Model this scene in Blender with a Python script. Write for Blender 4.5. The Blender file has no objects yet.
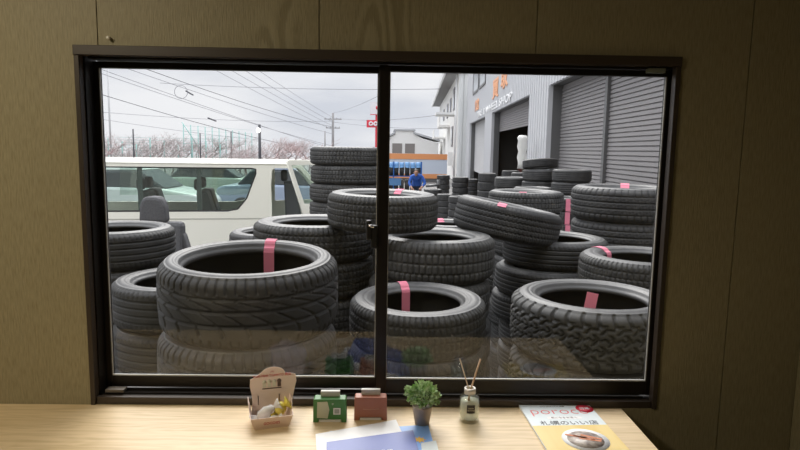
import bpy, bmesh, math, random
import numpy as np
from mathutils import Vector, Matrix
R = math.radians
PI = math.pi
random.seed(7)
sc = bpy.context.scene
col = sc.collection

# ------------------------------------------------------------------ camera
YAW, PITCH, ROLL, FPX = 0.02076, -0.12497, 0.01664, 600.0
HC = 2.12                                  # eye height above the yard
Z0 = HC - 0.765                            # desk top
FLOOR = Z0 - 0.72
CAM = Vector((0.871, -1.718, HC))
F = Vector((math.sin(YAW)*math.cos(PITCH), math.cos(YAW)*math.cos(PITCH), math.sin(PITCH)))
r0 = Vector((math.cos(YAW), -math.sin(YAW), 0)); u0 = r0.cross(F)
CR = r0*math.cos(ROLL) + u0*math.sin(ROLL)
CU = -r0*math.sin(ROLL) + u0*math.cos(ROLL)
cd = bpy.data.cameras.new('camera'); cam = bpy.data.objects.new('camera', cd); col.objects.link(cam)
cam.matrix_world = Matrix(((CR.x, CU.x, -F.x, CAM.x), (CR.y, CU.y, -F.y, CAM.y), (CR.z, CU.z, -F.z, CAM.z), (0, 0, 0, 1)))
cd.lens = 36*FPX/800; cd.sensor_width = 36; cd.clip_start = .02; cd.clip_end = 500
sc.camera = cam

# ------------------------------------------------------------------ world and light
sc.view_settings.view_transform = 'Standard'; sc.view_settings.look = 'None'
sc.view_settings.gamma = 1; sc.view_settings.use_curve_mapping = False
sc.view_settings.exposure = 0.0
ZEN = 3.6
w = bpy.data.worlds.new('overcast sky'); sc.world = w; w.use_nodes = True
nt = w.node_tree; nt.nodes.clear()
n_out = nt.nodes.new('ShaderNodeOutputWorld'); n_bg = nt.nodes.new('ShaderNodeBackground')
n_tc = nt.nodes.new('ShaderNodeTexCoord'); n_map = nt.nodes.new('ShaderNodeMapping'); n_map.inputs['Scale'].default_value = (1.6, 1.6, 6)
n_no = nt.nodes.new('ShaderNodeTexNoise'); n_no.inputs['Scale'].default_value = 1.8; n_no.inputs['Detail'].default_value = 5; n_no.inputs['Roughness'].default_value = .5
n_rp = nt.nodes.new('ShaderNodeValToRGB')
n_rp.color_ramp.elements[0].position = .36; n_rp.color_ramp.elements[0].color = (.68, .715, .79, 1)
n_rp.color_ramp.elements[1].position = .62; n_rp.color_ramp.elements[1].color = (.93, .94, .965, 1)
nt.links.new(n_tc.outputs['Generated'], n_map.inputs['Vector']); nt.links.new(n_map.outputs[0], n_no.inputs['Vector'])
nt.links.new(n_no.outputs['Fac'], n_rp.inputs[0]); nt.links.new(n_rp.outputs[0], n_bg.inputs['Color'])
# an overcast sky is brighter overhead than near the horizon
n_sx = nt.nodes.new('ShaderNodeSeparateXYZ'); nt.links.new(n_tc.outputs['Generated'], n_sx.inputs[0])
n_mr = nt.nodes.new('ShaderNodeMapRange'); n_mr.inputs[1].default_value = .22; n_mr.inputs[2].default_value = .9; n_mr.inputs[3].default_value = 1.0; n_mr.inputs[4].default_value = ZEN
nt.links.new(n_sx.outputs[2], n_mr.inputs[0]); nt.links.new(n_mr.outputs[0], n_bg.inputs['Strength'])
nt.links.new(n_bg.outputs[0], n_out.inputs[0])
sd = bpy.data.lights.new('sun', 'SUN'); sd.energy = 3.2; sd.angle = R(32); sd.color = (1, .97, .92)
sun = bpy.data.objects.new('sun', sd); col.objects.link(sun)
sun.rotation_euler = Vector((-0.12, 1.0, 0.95)).to_track_quat('Z', 'Y').to_euler()

# ------------------------------------------------------------------ helpers
def gp(px, D, z):
    """World point at depth D beyond the camera (along +y), at height z, seen in column px."""
    y = CAM.y + D; k = (px-400)/FPX
    # (P-C).CR = k (P-C).F  -> linear in x
    dy = D; dz = z-HC
    a = CR.x - k*F.x
    b = CR.y*dy + CR.z*dz - k*(F.y*dy + F.z*dz)
    return Vector((CAM.x - b/a, y, z))
def ray(px, py, axis, val):
    d = F + CR*((px-400)/FPX) - CU*((py-225)/FPX)
    t = (val-CAM[axis])/d[axis]
    return CAM + d*t
def gz(px, py, D):
    return ray(px, py, 1, CAM.y+D)
def desk(px, py, h=0.0):
    p = ray(px, py, 2, Z0+h); return p

MATS = {}
def mat(name, c, rough=.6, metal=0, spec=.5, noise=None, c2=None, scale=20, bump=0, stretch=(1, 1, 1), emit=0, coat=0, detail=4):
    if name in MATS: return MATS[name]
    m = bpy.data.materials.new(name); m.use_nodes = True; t = m.node_tree
    b = t.nodes['Principled BSDF']
    b.inputs['Base Color'].default_value = (*c, 1); b.inputs['Roughness'].default_value = rough
    b.inputs['Metallic'].default_value = metal; b.inputs['Specular IOR Level'].default_value = spec
    b.inputs['Coat Weight'].default_value = coat
    if emit:
        b.inputs['Emission Color'].default_value = (*c, 1); b.inputs['Emission Strength'].default_value = emit
    if c2 or bump:
        tc = t.nodes.new('ShaderNodeTexCoord'); mp = t.nodes.new('ShaderNodeMapping'); mp.inputs['Scale'].default_value = stretch
        no = t.nodes.new('ShaderNodeTexNoise'); no.inputs['Scale'].default_value = scale; no.inputs['Detail'].default_value = detail
        t.links.new(tc.outputs['Object'], mp.inputs['Vector']); t.links.new(mp.outputs[0], no.inputs['Vector'])
        if c2:
            rp = t.nodes.new('ShaderNodeValToRGB'); rp.color_ramp.elements[0].position = .35; rp.color_ramp.elements[1].position = .65
            rp.color_ramp.elements[0].color = (*c, 1); rp.color_ramp.elements[1].color = (*c2, 1)
            t.links.new(no.outputs['Fac'], rp.inputs[0]); t.links.new(rp.outputs[0], b.inputs['Base Color'])
        if bump:
            bp = t.nodes.new('ShaderNodeBump'); bp.inputs['Strength'].default_value = bump; bp.inputs['Distance'].default_value = .01
            t.links.new(no.outputs['Fac'], bp.inputs['Height']); t.links.new(bp.outputs[0], b.inputs['Normal'])
    MATS[name] = m; return m
def glass_mat(name, tint=(1, 1, 1), ior=1.45, rough=0.0, gcol=(1, 1, 1)):
    m = bpy.data.materials.new(name); m.use_nodes = True; t = m.node_tree; t.nodes.clear()
    o = t.nodes.new('ShaderNodeOutputMaterial'); mx = t.nodes.new('ShaderNodeMixShader')
    tr = t.nodes.new('ShaderNodeBsdfTransparent'); tr.inputs[0].default_value = (*tint, 1)
    gl = t.nodes.new('ShaderNodeBsdfGlossy'); gl.inputs['Roughness'].default_value = rough; gl.inputs[0].default_value = (*gcol, 1)
    fr = t.nodes.new('ShaderNodeFresnel'); fr.inputs['IOR'].default_value = ior
    # keep the same index whichever face is met, so both faces of a thin pane reflect alike
    ge = t.nodes.new('ShaderNodeNewGeometry'); mm = t.nodes.new('ShaderNodeMath'); mm.operation = 'MULTIPLY_ADD'
    mm.inputs[1].default_value = (1/ior-ior); mm.inputs[2].default_value = ior
    fm = t.nodes.new('ShaderNodeMath'); fm.operation = 'MULTIPLY_ADD'
    t.links.new(ge.outputs['Backfacing'], mm.inputs[0])
    # Fresnel node inverts the index on back faces itself; feed the inverse there to cancel it
    t.links.new(mm.outputs[0], fr.inputs['IOR'])
    t.links.new(fr.outputs[0], mx.inputs[0]); t.links.new(tr.outputs[0], mx.inputs[1]); t.links.new(gl.outputs[0], mx.inputs[2])
    t.links.new(mx.outputs[0], o.inputs[0]); return m

def tag(o, label=None, cat=None, group=None, kind=None):
    if label: o['label'] = label
    if cat: o['category'] = cat
    if group: o['group'] = group
    if kind: o['kind'] = kind
    return o
def empty(name, loc=(0, 0, 0), rz=0, label=None, cat=None, group=None, kind=None):
    o = bpy.data.objects.new(name, None); col.objects.link(o); o.location = loc; o.rotation_euler = (0, 0, rz); o.empty_display_size = .05
    return tag(o, label, cat, group, kind)
class MB:
    """collects boxes, tubes, prisms and lathes into one mesh"""
    def __init__(s): s.bm = bmesh.new()
    def box(s, a, b, bev=0, M=None):
        t = bmesh.new(); bmesh.ops.create_cube(t, size=1)
        c = [(a[i]+b[i])/2 for i in range(3)]; d = [abs(b[i]-a[i]) for i in range(3)]
        for v in t.verts: v.co = Vector((v.co.x*d[0]+c[0], v.co.y*d[1]+c[1], v.co.z*d[2]+c[2]))
        if bev: bmesh.ops.bevel(t, geom=t.edges[:], offset=bev, segments=2, affect='EDGES', profile=.5)
        return s._add(t, M)
    def _add(s, t, M=None, smooth=False):
        if M is not None: bmesh.ops.transform(t, matrix=M, verts=t.verts[:])
        if smooth:
            for f in t.faces: f.smooth = True
        me = bpy.data.meshes.new('t'); t.to_mesh(me); t.free(); s.bm.from_mesh(me); bpy.data.meshes.remove(me); return s
    def tube(s, pts, r, seg=8, M=None, r2=None):
        pts = [Vector(p) for p in pts]; t = bmesh.new(); rings = []
        n = len(pts)
        for i, p in enumerate(pts):
            d = (pts[min(i+1, n-1)]-pts[max(i-1, 0)]).normalized()
            a = d.orthogonal().normalized() if i == 0 else (prev - d*prev.dot(d)).normalized()
            prev = a; b = d.cross(a)
            rr = r if r2 is None else r+(r2-r)*i/(n-1)
            rings.append([t.verts.new(p+(a*math.cos(2*PI*k/seg)+b*math.sin(2*PI*k/seg))*rr) for k in range(seg)])
        for i in range(n-1):
            for k in range(seg): t.faces.new((rings[i][k], rings[i][(k+1) % seg], rings[i+1][(k+1) % seg], rings[i+1][k]))
        t.faces.new(rings[0][::-1]); t.faces.new(rings[-1])
        return s._add(t, M, True)
    def prism(s, poly, y0, y1, axis='y', M=None, bev=0):
        """poly in (x,z), extruded along y (or poly (x,y) along z)"""
        t = bmesh.new()
        f = (lambda p, h: (p[0], h, p[1])) if axis == 'y' else ((lambda p, h: (p[0], p[1], h)) if axis == 'z' else (lambda p, h: (h, p[0], p[1])))
        A = [t.verts.new(f(p, y0)) for p in poly]; B = [t.verts.new(f(p, y1)) for p in poly]; n = len(poly)
        t.faces.new(A); t.faces.new(B[::-1])
        for i in range(n): t.faces.new((A[i], B[i], B[(i+1) % n], A[(i+1) % n]))
        bmesh.ops.recalc_face_normals(t, faces=t.faces[:])
        if bev: bmesh.ops.bevel(t, geom=t.edges[:], offset=bev, segments=2, affect='EDGES', profile=.5)
        return s._add(t, M)
    def lathe(s, prof, seg=32, M=None, smooth=True):
        t = bmesh.new(); rings = []
        for (r, z) in prof:
            rings.append([t.verts.new((r*math.cos(2*PI*k/seg), r*math.sin(2*PI*k/seg), z)) for k in range(seg)] if r > 1e-6 else [t.verts.new((0, 0, z))])
        for a, b in zip(rings, rings[1:]):
            for k in range(seg):
                k2 = (k+1) % seg
                if len(a) == 1 and len(b) == 1: continue
                if len(a) == 1: t.faces.new((a[0], b[k2], b[k]))
                elif len(b) == 1: t.faces.new((a[k], a[k2], b[0]))
                else: t.faces.new((a[k], a[k2], b[k2], b[k]))
        bmesh.ops.recalc_face_normals(t, faces=t.faces[:])
        return s._add(t, M, smooth)
    def build(s, name, m, parent=None, smooth=None):
        me = bpy.data.meshes.new(name); s.bm.to_mesh(me); s.bm.free(); me.materials.append(m)
        o = bpy.data.objects.new(name, me); col.objects.link(o)
        if parent: o.parent = parent
        return o
def holes(name, outer, inner, th, m, parent=None, bev=0):
    """flat panel in the xz plane with holes, thickness th along y"""
    cu = bpy.data.curves.new('c', 'CURVE'); cu.dimensions = '2D'; cu.fill_mode = 'BOTH'; cu.extrude = th/2; cu.bevel_depth = bev; cu.bevel_resolution = 1
    for poly in [outer]+inner:
        sp = cu.splines.new('POLY'); sp.points.add(len(poly)-1); sp.use_cyclic_u = True
        for q, p in zip(sp.points, poly): q.co = (p[0], p[1], 0, 1)
    t = bpy.data.objects.new('t', cu); col.objects.link(t)
    me = bpy.data.meshes.new_from_object(t); bpy.data.objects.remove(t); bpy.data.curves.remove(cu)
    me.transform(Matrix.Rotation(R(90), 4, 'X')); me.materials.clear(); me.materials.append(m)
    o = bpy.data.objects.new(name, me); col.objects.link(o)
    if parent: o.parent = parent
    return o
def text(name, body, size, M, m, parent=None, ext=.0004, align='CENTER', sx=1, bold=0):
    cu = bpy.data.curves.new('c', 'FONT'); cu.body = body; cu.size = size; cu.extrude = ext; cu.align_x = align; cu.align_y = 'CENTER'; cu.resolution_u = 3; cu.offset = bold
    t = bpy.data.objects.new('t', cu); col.objects.link(t)
    me = bpy.data.meshes.new_from_object(t); bpy.data.objects.remove(t); bpy.data.curves.remove(cu)
    me.transform(M @ Matrix.Diagonal((sx, 1, 1, 1))); me.materials.clear(); me.materials.append(m)
    o = bpy.data.objects.new(name, me); col.objects.link(o)
    if parent: o.parent = parent
    return o
def rrect(x0, z0, x1, z1, r, n=4):
    p = []
    for cx, cz, a in ((x1-r, z1-r, 0), (x0+r, z1-r, 90), (x0+r, z0+r, 180), (x1-r, z0+r, 270)):
        for k in range(n+1): p.append((cx+r*math.cos(R(a+90*k/n)), cz+r*math.sin(R(a+90*k/n))))
    return p
def T(x, y, z): return Matrix.Translation((x, y, z))
RX90 = Matrix.Rotation(R(90), 4, 'X')

# ------------------------------------------------------------------ materials of the room
def wood_wall():
    m = bpy.data.materials.new('embossed plywood wall'); m.use_nodes = True; t = m.node_tree; b = t.nodes['Principled BSDF']
    b.inputs['Roughness'].default_value = .5; b.inputs['Specular IOR Level'].default_value = .35
    tc = t.nodes.new('ShaderNodeTexCoord')
    mp = t.nodes.new('ShaderNodeMapping'); mp.inputs['Scale'].default_value = (260, 260, 30)
    no = t.nodes.new('ShaderNodeTexNoise'); no.inputs['Scale'].default_value = 1; no.inputs['Detail'].default_value = 3
    mp2 = t.nodes.new('ShaderNodeMapping'); mp2.inputs['Scale'].default_value = (5.2, 5.2, 1.3)
    no2 = t.nodes.new('ShaderNodeTexNoise'); no2.inputs['Scale'].default_value = 1.0; no2.inputs['Detail'].default_value = 1
    sn = t.nodes.new('ShaderNodeMath'); sn.operation = 'MULTIPLY'; sn.inputs[1].default_value = 95
    si = t.nodes.new('ShaderNodeMath'); si.operation = 'SINE'
    t.links.new(tc.outputs['Object'], mp.inputs[0]); t.links.new(mp.outputs[0], no.inputs[0])
    t.links.new(tc.outputs['Object'], mp2.inputs[0]); t.links.new(mp2.outputs[0], no2.inputs[0])
    t.links.new(no2.outputs['Fac'], sn.inputs[0]); t.links.new(sn.outputs[0], si.inputs[0])
    # only two narrow bands of the boards show the cathedral figure
    sx = t.nodes.new('ShaderNodeSeparateXYZ'); t.links.new(tc.outputs['Object'], sx.inputs[0])
    def band(c, h):
        a1 = t.nodes.new('ShaderNodeMath'); a1.operation = 'SUBTRACT'; a1.inputs[1].default_value = c; t.links.new(sx.outputs[0], a1.inputs[0])
        a2 = t.nodes.new('ShaderNodeMath'); a2.operation = 'ABSOLUTE'; t.links.new(a1.outputs[0], a2.inputs[0])
        a3 = t.nodes.new('ShaderNodeMapRange'); a3.inputs[1].default_value = h; a3.inputs[2].default_value = h*.4; t.links.new(a2.outputs[0], a3.inputs[0]); return a3
    b1, b2 = band(.56, .075), band(.86, .10)
    rr = t.nodes.new('ShaderNodeMath'); rr.operation = 'MAXIMUM'; t.links.new(b1.outputs[0], rr.inputs[0]); t.links.new(b2.outputs[0], rr.inputs[1])
    mu = t.nodes.new('ShaderNodeMath'); mu.operation = 'MULTIPLY'; t.links.new(si.outputs[0], mu.inputs[0]); t.links.new(rr.outputs[0], mu.inputs[1])
    ad = t.nodes.new('ShaderNodeMath'); ad.operation = 'MULTIPLY_ADD'; ad.inputs[1].default_value = .34
    t.links.new(mu.outputs[0], ad.inputs[0]); t.links.new(no.outputs['Fac'], ad.inputs[2])
    rp = t.nodes.new('ShaderNodeValToRGB'); rp.color_ramp.elements[0].position = .28; rp.color_ramp.elements[1].position = .62
    rp.color_ramp.elements[0].color = (.235, .200, .115, 1); rp.color_ramp.elements[1].color = (.315, .275, .17, 1)
    t.links.new(ad.outputs[0], rp.inputs[0]); t.links.new(rp.outputs[0], b.inputs['Base Color'])
    bp = t.nodes.new('ShaderNodeBump'); bp.inputs['Strength'].default_value = .45; bp.inputs['Distance'].default_value = .002
    t.links.new(ad.outputs[0], bp.inputs['Height']); t.links.new(bp.outputs[0], b.inputs['Normal'])
    return m
def wood_desk():
    m = bpy.data.materials.new('pale ash desk'); m.use_nodes = True; t = m.node_tree; b = t.nodes['Principled BSDF']
    b.inputs['Roughness'].default_value = .42; b.inputs['Specular IOR Level'].default_value = .4
    tc = t.nodes.new('ShaderNodeTexCoord')
    mp = t.nodes.new('ShaderNodeMapping'); mp.inputs['Scale'].default_value = (1.3, 7, 1)
    no = t.nodes.new('ShaderNodeTexNoise'); no.inputs['Scale'].default_value = 1.5; no.inputs['Detail'].default_value = 2
    mu = t.nodes.new('ShaderNodeMath'); mu.operation = 'MULTIPLY'; mu.inputs[1].default_value = 90
    si = t.nodes.new('ShaderNodeMath'); si.operation = 'SINE'
    mp2 = t.nodes.new('ShaderNodeMapping'); mp2.inputs['Scale'].default_value = (6, 160, 1)
    n2 = t.nodes.new('ShaderNodeTexNoise'); n2.inputs['Scale'].default_value = 1; n2.inputs['Detail'].default_value = 3
    t.links.new(tc.outputs['Object'], mp.inputs[0]); t.links.new(mp.outputs[0], no.inputs[0]); t.links.new(no.outputs['Fac'], mu.inputs[0]); t.links.new(mu.outputs[0], si.inputs[0])
    t.links.new(tc.outputs['Object'], mp2.inputs[0]); t.links.new(mp2.outputs[0], n2.inputs[0])
    ad = t.nodes.new('ShaderNodeMath'); ad.operation = 'MULTIPLY_ADD'; ad.inputs[1].default_value = .06; t.links.new(si.outputs[0], ad.inputs[0]); t.links.new(n2.outputs['Fac'], ad.inputs[2])
    rp = t.nodes.new('ShaderNodeValToRGB'); rp.color_ramp.elements[0].position = .3; rp.color_ramp.elements[1].position = .6
    rp.color_ramp.elements[0].color = (.56, .42, .235, 1); rp.color_ramp.elements[1].color = (.69, .535, .33, 1)
    t.links.new(ad.outputs[0], rp.inputs[0]); t.links.new(rp.outputs[0], b.inputs['Base Color'])
    return m
M_wall = wood_wall(); M_desk = wood_desk()
M_ceil = mat('ceiling board', (.6, .58, .52), .8); M_floor = mat('grey floor vinyl', (.16, .14, .12), .5, c2=(.2, .18, .15), scale=6)
M_alu = mat('dark bronze aluminium', (.012, .009, .007), .4, .3, noise=1)
M_case = mat('brown casing', (.045, .033, .024), .4, .1)
M_glass = glass_mat('window glass')
M_gasket = mat('pale sealing strip', (.5, .5, .48), .5)
M_black = mat('black plastic', (.012, .012, .012), .4)
M_chrome = mat('chrome', (.7, .7, .7), .2, 1)

# ------------------------------------------------------------------ room shell
XL, XR, YB, ZC = -1.3, 2.112, -3.6, FLOOR+2.42
W_, H_ = 1.69, 1.036
def st(o): o['kind'] = 'structure'; return o
a = MB()
for (x0, x1, z0, z1) in ((XL-.1, 0, FLOOR-.1, ZC), (W_, XR+.1, FLOOR-.1, ZC), (0, W_, Z0+H_, ZC), (0, W_, FLOOR-.1, Z0)):
    a.box((x0, .006, z0), (x1, .075, z1))
seams = [XL, -.542, .066, .674, 1.278, 1.885, XR]
for i in range(len(seams)-1):
    x0, x1 = seams[i]+.0015, seams[i+1]-.0015
    for (p, q, z0, z1) in ((x0, min(x1, 0), FLOOR, ZC), (max(x0, W_), x1, FLOOR, ZC), (max(x0, 0), min(x1, W_), Z0+H_, ZC), (max(x0, 0), min(x1, W_), FLOOR, Z0)):
        if q-p > .003: a.box((p, 0, z0), (q, .006, z1))
st(a.build('wall_front', M_wall))
st(MB().box((XL-.1, YB, FLOOR-.1), (XL, 0, ZC)).build('wall_left', M_wall))
st(MB().box((XR, YB, FLOOR-.1), (XR+.1, 0.0, ZC)).build('wall_right', M_wall))
st(MB().box((XL-.1, YB-.1, FLOOR-.1), (XR+.1, YB, ZC)).build('wall_back', M_wall))
st(MB().box((XL-.1, YB-.1, FLOOR-.1), (XR+.1, -0.0, FLOOR)).build('floor', M_floor))
st(MB().box((XL-.15, YB-.15, ZC), (XR+.15, .14, ZC+.1)).build('ceiling', M_ceil))

M_ext = mat('dull added shade wall', (.30, .29, .27), .7)  # unseen outer wall wings, added to cut sky light on the near tyres
a = MB()
for (x0, x1, z0, z1) in ((-9, XL-.11, 0, 3.7), (XR+.11, 9, 0, 3.7), (XL-.11, XR+.11, 0, FLOOR-.11), (XL-.11, XR+.11, ZC+.11, 3.7)):
    a.box((x0, -.02, z0), (x1, .075, z1))
st(a.build('wall_added_shade', M_ext))

# window
win = empty('window_1', (0, 0, Z0), kind='structure')
a = MB()     # casing on the wall
cw = .027
for (p, q, yy) in (((0, H_-cw), (W_, H_), -.010), ((0, 0), (.014, H_-cw), -.006), ((W_-.014, 0), (W_, H_-cw), -.006), ((.014, 0), (W_-.014, .022), .001)):
    a.box((p[0], yy, p[1]), (q[0], .02, q[1]), .0015)
a.build('casing', M_case, win)
a = MB()     # outer frame with tracks
a.box((.002, .02, .002), (.018, .085, H_-.002)).box((W_-.003, .02, .002), (W_-.0005, .085, H_-.002))
a.box((.026, .02, H_-.032), (W_-.003, .085, H_-.002)).box((.026, .02, .002), (W_-.003, .085, .022))
a.box((.03, .052, .022), (W_-.03, .055, .030)).box((.03, .026, .022), (W_-.03, .028, .027))
a.build('window_frame', M_alu, win)
def sash(x0, x1, y, gx0, gx1, gz0, gz1, full_left, name='sash'):
    s = MB()
    s.box((x0, y-.011, .03), (gx0, y+.011, H_-.034), .001).box((gx1, y-.011, .03), (x1, y+.011, H_-.034), .001)
    s.box((gx0, y-.010, .03), (gx1, y+.010, gz0), .001).box((gx0, y-.010, gz1), (gx1, y+.010, H_-.034), .001)
    o = s.build(name, M_alu, win)
    g = MB().box((gx0-.004, y-.002, gz0-.004), (gx1+.004, y+.002, gz1+.004)).build('glass_pane', M_glass, o)
    k = MB()
    k.box((gx0, y-.0075, gz0), (gx1, y-.0025, gz0+.004)); k.box((gx0, y-.0075, gz0+.004), (gx0+.002, y-.0025, gz1)); k.box((gx1-.0022, y-.0075, gz0+.004), (gx1, y-.0025, gz1))
    k.build('sealing_strip', M_gasket, o)
    return o
sL = sash(.019, .866, .072, .035, .838, .064, .984, True)
sR = sash(.842, W_-.004, .040, .872, 1.668, .0725, .985, False)
# latch on the meeting stile
l = MB().box((.822, .018, .475), (.842, .034, .545), .004).box((.808, .014, .50), (.824, .028, .56), .005).build('latch', M_black, sR)
MB().tube([(.815, .012, .546), (.832, .012, .540)], .004, 8).build('latch_screw', M_chrome, l)
a = MB().box((1.60, -.0005, .992), (1.648, .0195, 1.004)).build('maker_plate', mat('pale sticker', (.16, .17, .13), .5), win)
a.location = (0, .0, 0)
# pale plug at the lower left of the track
MB().box((.03, .022, .026), (.085, .05, .036), .002).build('track_plug', mat('beige plug', (.12, .10, .08), .5), win)
MB().tube([(.109, 0, 1.075+Z0), (.109, -.012, 1.075+Z0)], .004, 10).lathe([(0, 0), (.006, .001), (.005, .006), (0, .007)], 10, T(.109, -.01, 1.075+Z0) @ RX90)
pin = MB().tube([(0, 0, 0), (0, -.006, 0)], .0015, 8).lathe([(0, 0), (.005, .001), (.0035, .007), (.0045, .009), (0, .010)], 12, T(0, -.005, 0) @ RX90).build('push_pin', mat('white plastic', (.9, .88, .8), .35, emit=0))
pin.location = ray(110, 38.5, 1, 0.0); tag(pin, 'small white push pin in the wall above the window corner', 'pin')

# ceiling lamp behind the viewer on the left
lp = empty('ceiling_lamp', (-.5, -1.15, ZC), label='round white ceiling lamp on the ceiling behind the viewer', cat='lamp')
MB().lathe([(0, 0), (.2, 0), (.2, -.03), (.17, -.06), (0, -.075)], 32).build('lamp_cover', mat('lamp cover', (1, .86, .62), .5, emit=3), lp)
lpd = bpy.data.lights.new('ceiling_lamp_light', 'AREA'); lpd.shape = 'DISK'; lpd.size = .36; lpd.energy = 19; lpd.color = (1, .89, .68)
lpo = bpy.data.objects.new('lamp_light', lpd); col.objects.link(lpo); lpo.parent = lp; lpo.location = (0, 0, -.09)

# ------------------------------------------------------------------ desk
DX0, DX1 = -.95, 1.585
dk = empty('desk', (0, 0, 0), label='pale wood desk top running along the wall under the window', cat='desk')
MB().box((DX0, -.60, Z0-.028), (DX1, -.0005, Z0), .0015).build('desktop', M_desk, dk)
for x in (DX0+.05, DX1-.08):
    for y in (-.56, -.06):
        MB().box((x-.02, y-.02, FLOOR), (x+.02, y+.02, Z0-.028), .003).build('leg', mat('white steel', (.6, .6, .58), .4), dk)
MB().box((DX0+.07, -.07, Z0-.09), (DX1-.1, -.05, Z0-.0285)).build('rail', MATS['white steel'], dk)

# ------------------------------------------------------------------ tyres
def rubber(name, c1, c2, rough, bump=.15):
    m = bpy.data.materials.new(name); m.use_nodes = True; t = m.node_tree; b = t.nodes['Principled BSDF']
    b.inputs['Roughness'].default_value = rough; b.inputs['Specular IOR Level'].default_value = .55
    tc = t.nodes.new('ShaderNodeTexCoord'); no = t.nodes.new('ShaderNodeTexNoise'); no.inputs['Scale'].default_value = 9; no.inputs['Detail'].default_value = 6; no.inputs['Roughness'].default_value = .65
    oi = t.nodes.new('ShaderNodeObjectInfo'); va = t.nodes.new('ShaderNodeVectorMath'); va.operation = 'MULTIPLY_ADD'
    va.inputs[1].default_value = (1, 1, 1); t.links.new(tc.outputs['Object'], va.inputs[0])
    cx = t.nodes.new('ShaderNodeCombineXYZ'); mu = t.nodes.new('ShaderNodeMath'); mu.operation = 'MULTIPLY'; mu.inputs[1].default_value = 31
    t.links.new(oi.outputs['Random'], mu.inputs[0]); t.links.new(mu.outputs[0], cx.inputs[0]); t.links.new(cx.outputs[0], va.inputs[2])
    t.links.new(va.outputs[0], no.inputs[0])
    rp = t.nodes.new('ShaderNodeValToRGB'); rp.color_ramp.elements[0].position = .38; rp.color_ramp.elements[1].position = .68
    rp.color_ramp.elements[0].color = (*c1, 1); rp.color_ramp.elements[1].color = (*c2, 1)
    t.links.new(no.outputs['Fac'], rp.inputs[0]); t.links.new(rp.outputs[0], b.inputs['Base Color'])
    n2 = t.nodes.new('ShaderNodeTexNoise'); n2.inputs['Scale'].default_value = 120; n2.inputs['Detail'].default_value = 2; t.links.new(tc.outputs['Object'], n2.inputs[0])
    bp = t.nodes.new('ShaderNodeBump'); bp.inputs['Strength'].default_value = bump; bp.inputs['Distance'].default_value = .003
    t.links.new(n2.outputs['Fac'], bp.inputs['Height']); t.links.new(bp.outputs[0], b.inputs['Normal'])
    return m
M_side = rubber('tyre sidewall rubber', (.050, .050, .051), (.088, .087, .085), .5)
M_tread = rubber('tyre tread rubber', (.022, .022, .023), (.048, .047, .046), .62)
M_tread2 = rubber('dusty winter tread rubber', (.036, .036, .036), (.078, .077, .074), .7)
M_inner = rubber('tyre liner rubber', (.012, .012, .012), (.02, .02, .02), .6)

def sst(a, b, x):
    t = np.clip((x-a)/(b-a), 0, 1); return t*t*(3-2*t)
def groove(x, c, w):           # 1 inside a line at c of half width w
    return 1-sst(w*.55, w*1.15, np.abs(x-c))
def per(x, p, w):              # periodic line every p, half width w
    q = np.mod(x, p); q = np.minimum(q, p-q); return 1-sst(w*.55, w*1.15, q)
def pat_summer(u, s, C, hw):   # asymmetric summer tread with long swept slots
    g = np.maximum.reduce([groove(s, -.28, .05), groove(s, .12, .05), groove(s, .48, .04)*.8])
    n = 62; p = C/n
    g = np.maximum(g, per(u+s*.01, p, .0042)*sst(.60, .66, s))              # upper shoulder slots
    g = np.maximum(g, per(u, p, .0040)*sst(-.62, -.68, -(-s))*0)
    g = np.maximum(g, per(u, p*1.0, .004)*(s < -.70))
    n2 = 24; p2 = C/n2
    g = np.maximum(g, per(u+.10*(s+.3)**2*2.2+.12*s, p2, .0062)*((s > -.62) & (s < .60)))
    return g
def pat_touring(u, s, C, hw):
    g = np.maximum.reduce([groove(s, c, .042) for c in (-.52, -.17, .17, .52)])
    p = C/74
    g = np.maximum(g, per(u+s*.03, p, .0026)*(np.abs(s) > .60)*.8)
    return g
def pat_winter(u, s, C, hw):
    g = np.maximum.reduce([groove(s+.0*u, c, .045) for c in (-.56, -.18, .18, .56)])
    p = C/78
    g = np.maximum(g, per(u+np.where(s > 0, .0, p*.5)+s*.012, p, .0046)*(np.abs(s) > .18))
    g = np.maximum(g, per(u+p*.3+.5*s*p, p, .003)*(np.abs(s) < .19)*.8)
    g = np.maximum(g, .45*per(u+.0022*np.sin(s*40), p/2, .0016))
    return g
def pat_mud(u, s, C, hw):
    p = C/36
    g = per(u+.004*np.sin(s*9), p, .0085)*(np.abs(s) > .62)
    c = np.minimum.reduce([np.abs(s-.60-.05*np.sign(np.sin(2*PI*u/p))), np.abs(s+.60-.05*np.sign(np.sin(2*PI*u/p)))])
    g = np.maximum(g, 1-sst(.03, .06, c))
    v = np.mod(u+.012*np.sign(np.sin(s*8.5)), p)
    z = .35*np.abs(np.mod(s*2.6, 1)-.5)*2
    g = np.maximum(g, per(u+z*p+p*.5*np.floor(s*2.6), p, .0075)*(np.abs(s) < .6))
    g = np.maximum(g, (1-sst(.02, .045, np.abs(np.mod(s*2.6+.10*np.sin(2*PI*u/p*2), 1)-.5)/2.6))*(np.abs(s) < .5))
    return g
def pat_rib(u, s, C, hw):
    p = C/80
    z = .025*np.sign(np.sin(2*PI*u/p))
    g = np.maximum.reduce([1-sst(.02, .045, np.abs(s-c-z)) for c in (-.5, -.17, .17, .5)])
    g = np.maximum(g, per(u, p, .0022)*(np.abs(s) > .56)*.7)
    g = np.maximum(g, per(u+s*.02, p, .002)*.45)
    return g
def pat_block(u, s, C, hw):
    g = np.maximum.reduce([groove(s, c, .05) for c in (-.5, 0, .5)])
    p = C/66
    g = np.maximum(g, per(u+np.where(np.abs(s) > .5, 0, p*.5), p, .0050))
    g = np.maximum(g, .4*per(u+p*.5, p, .0018))
    return g
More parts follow.
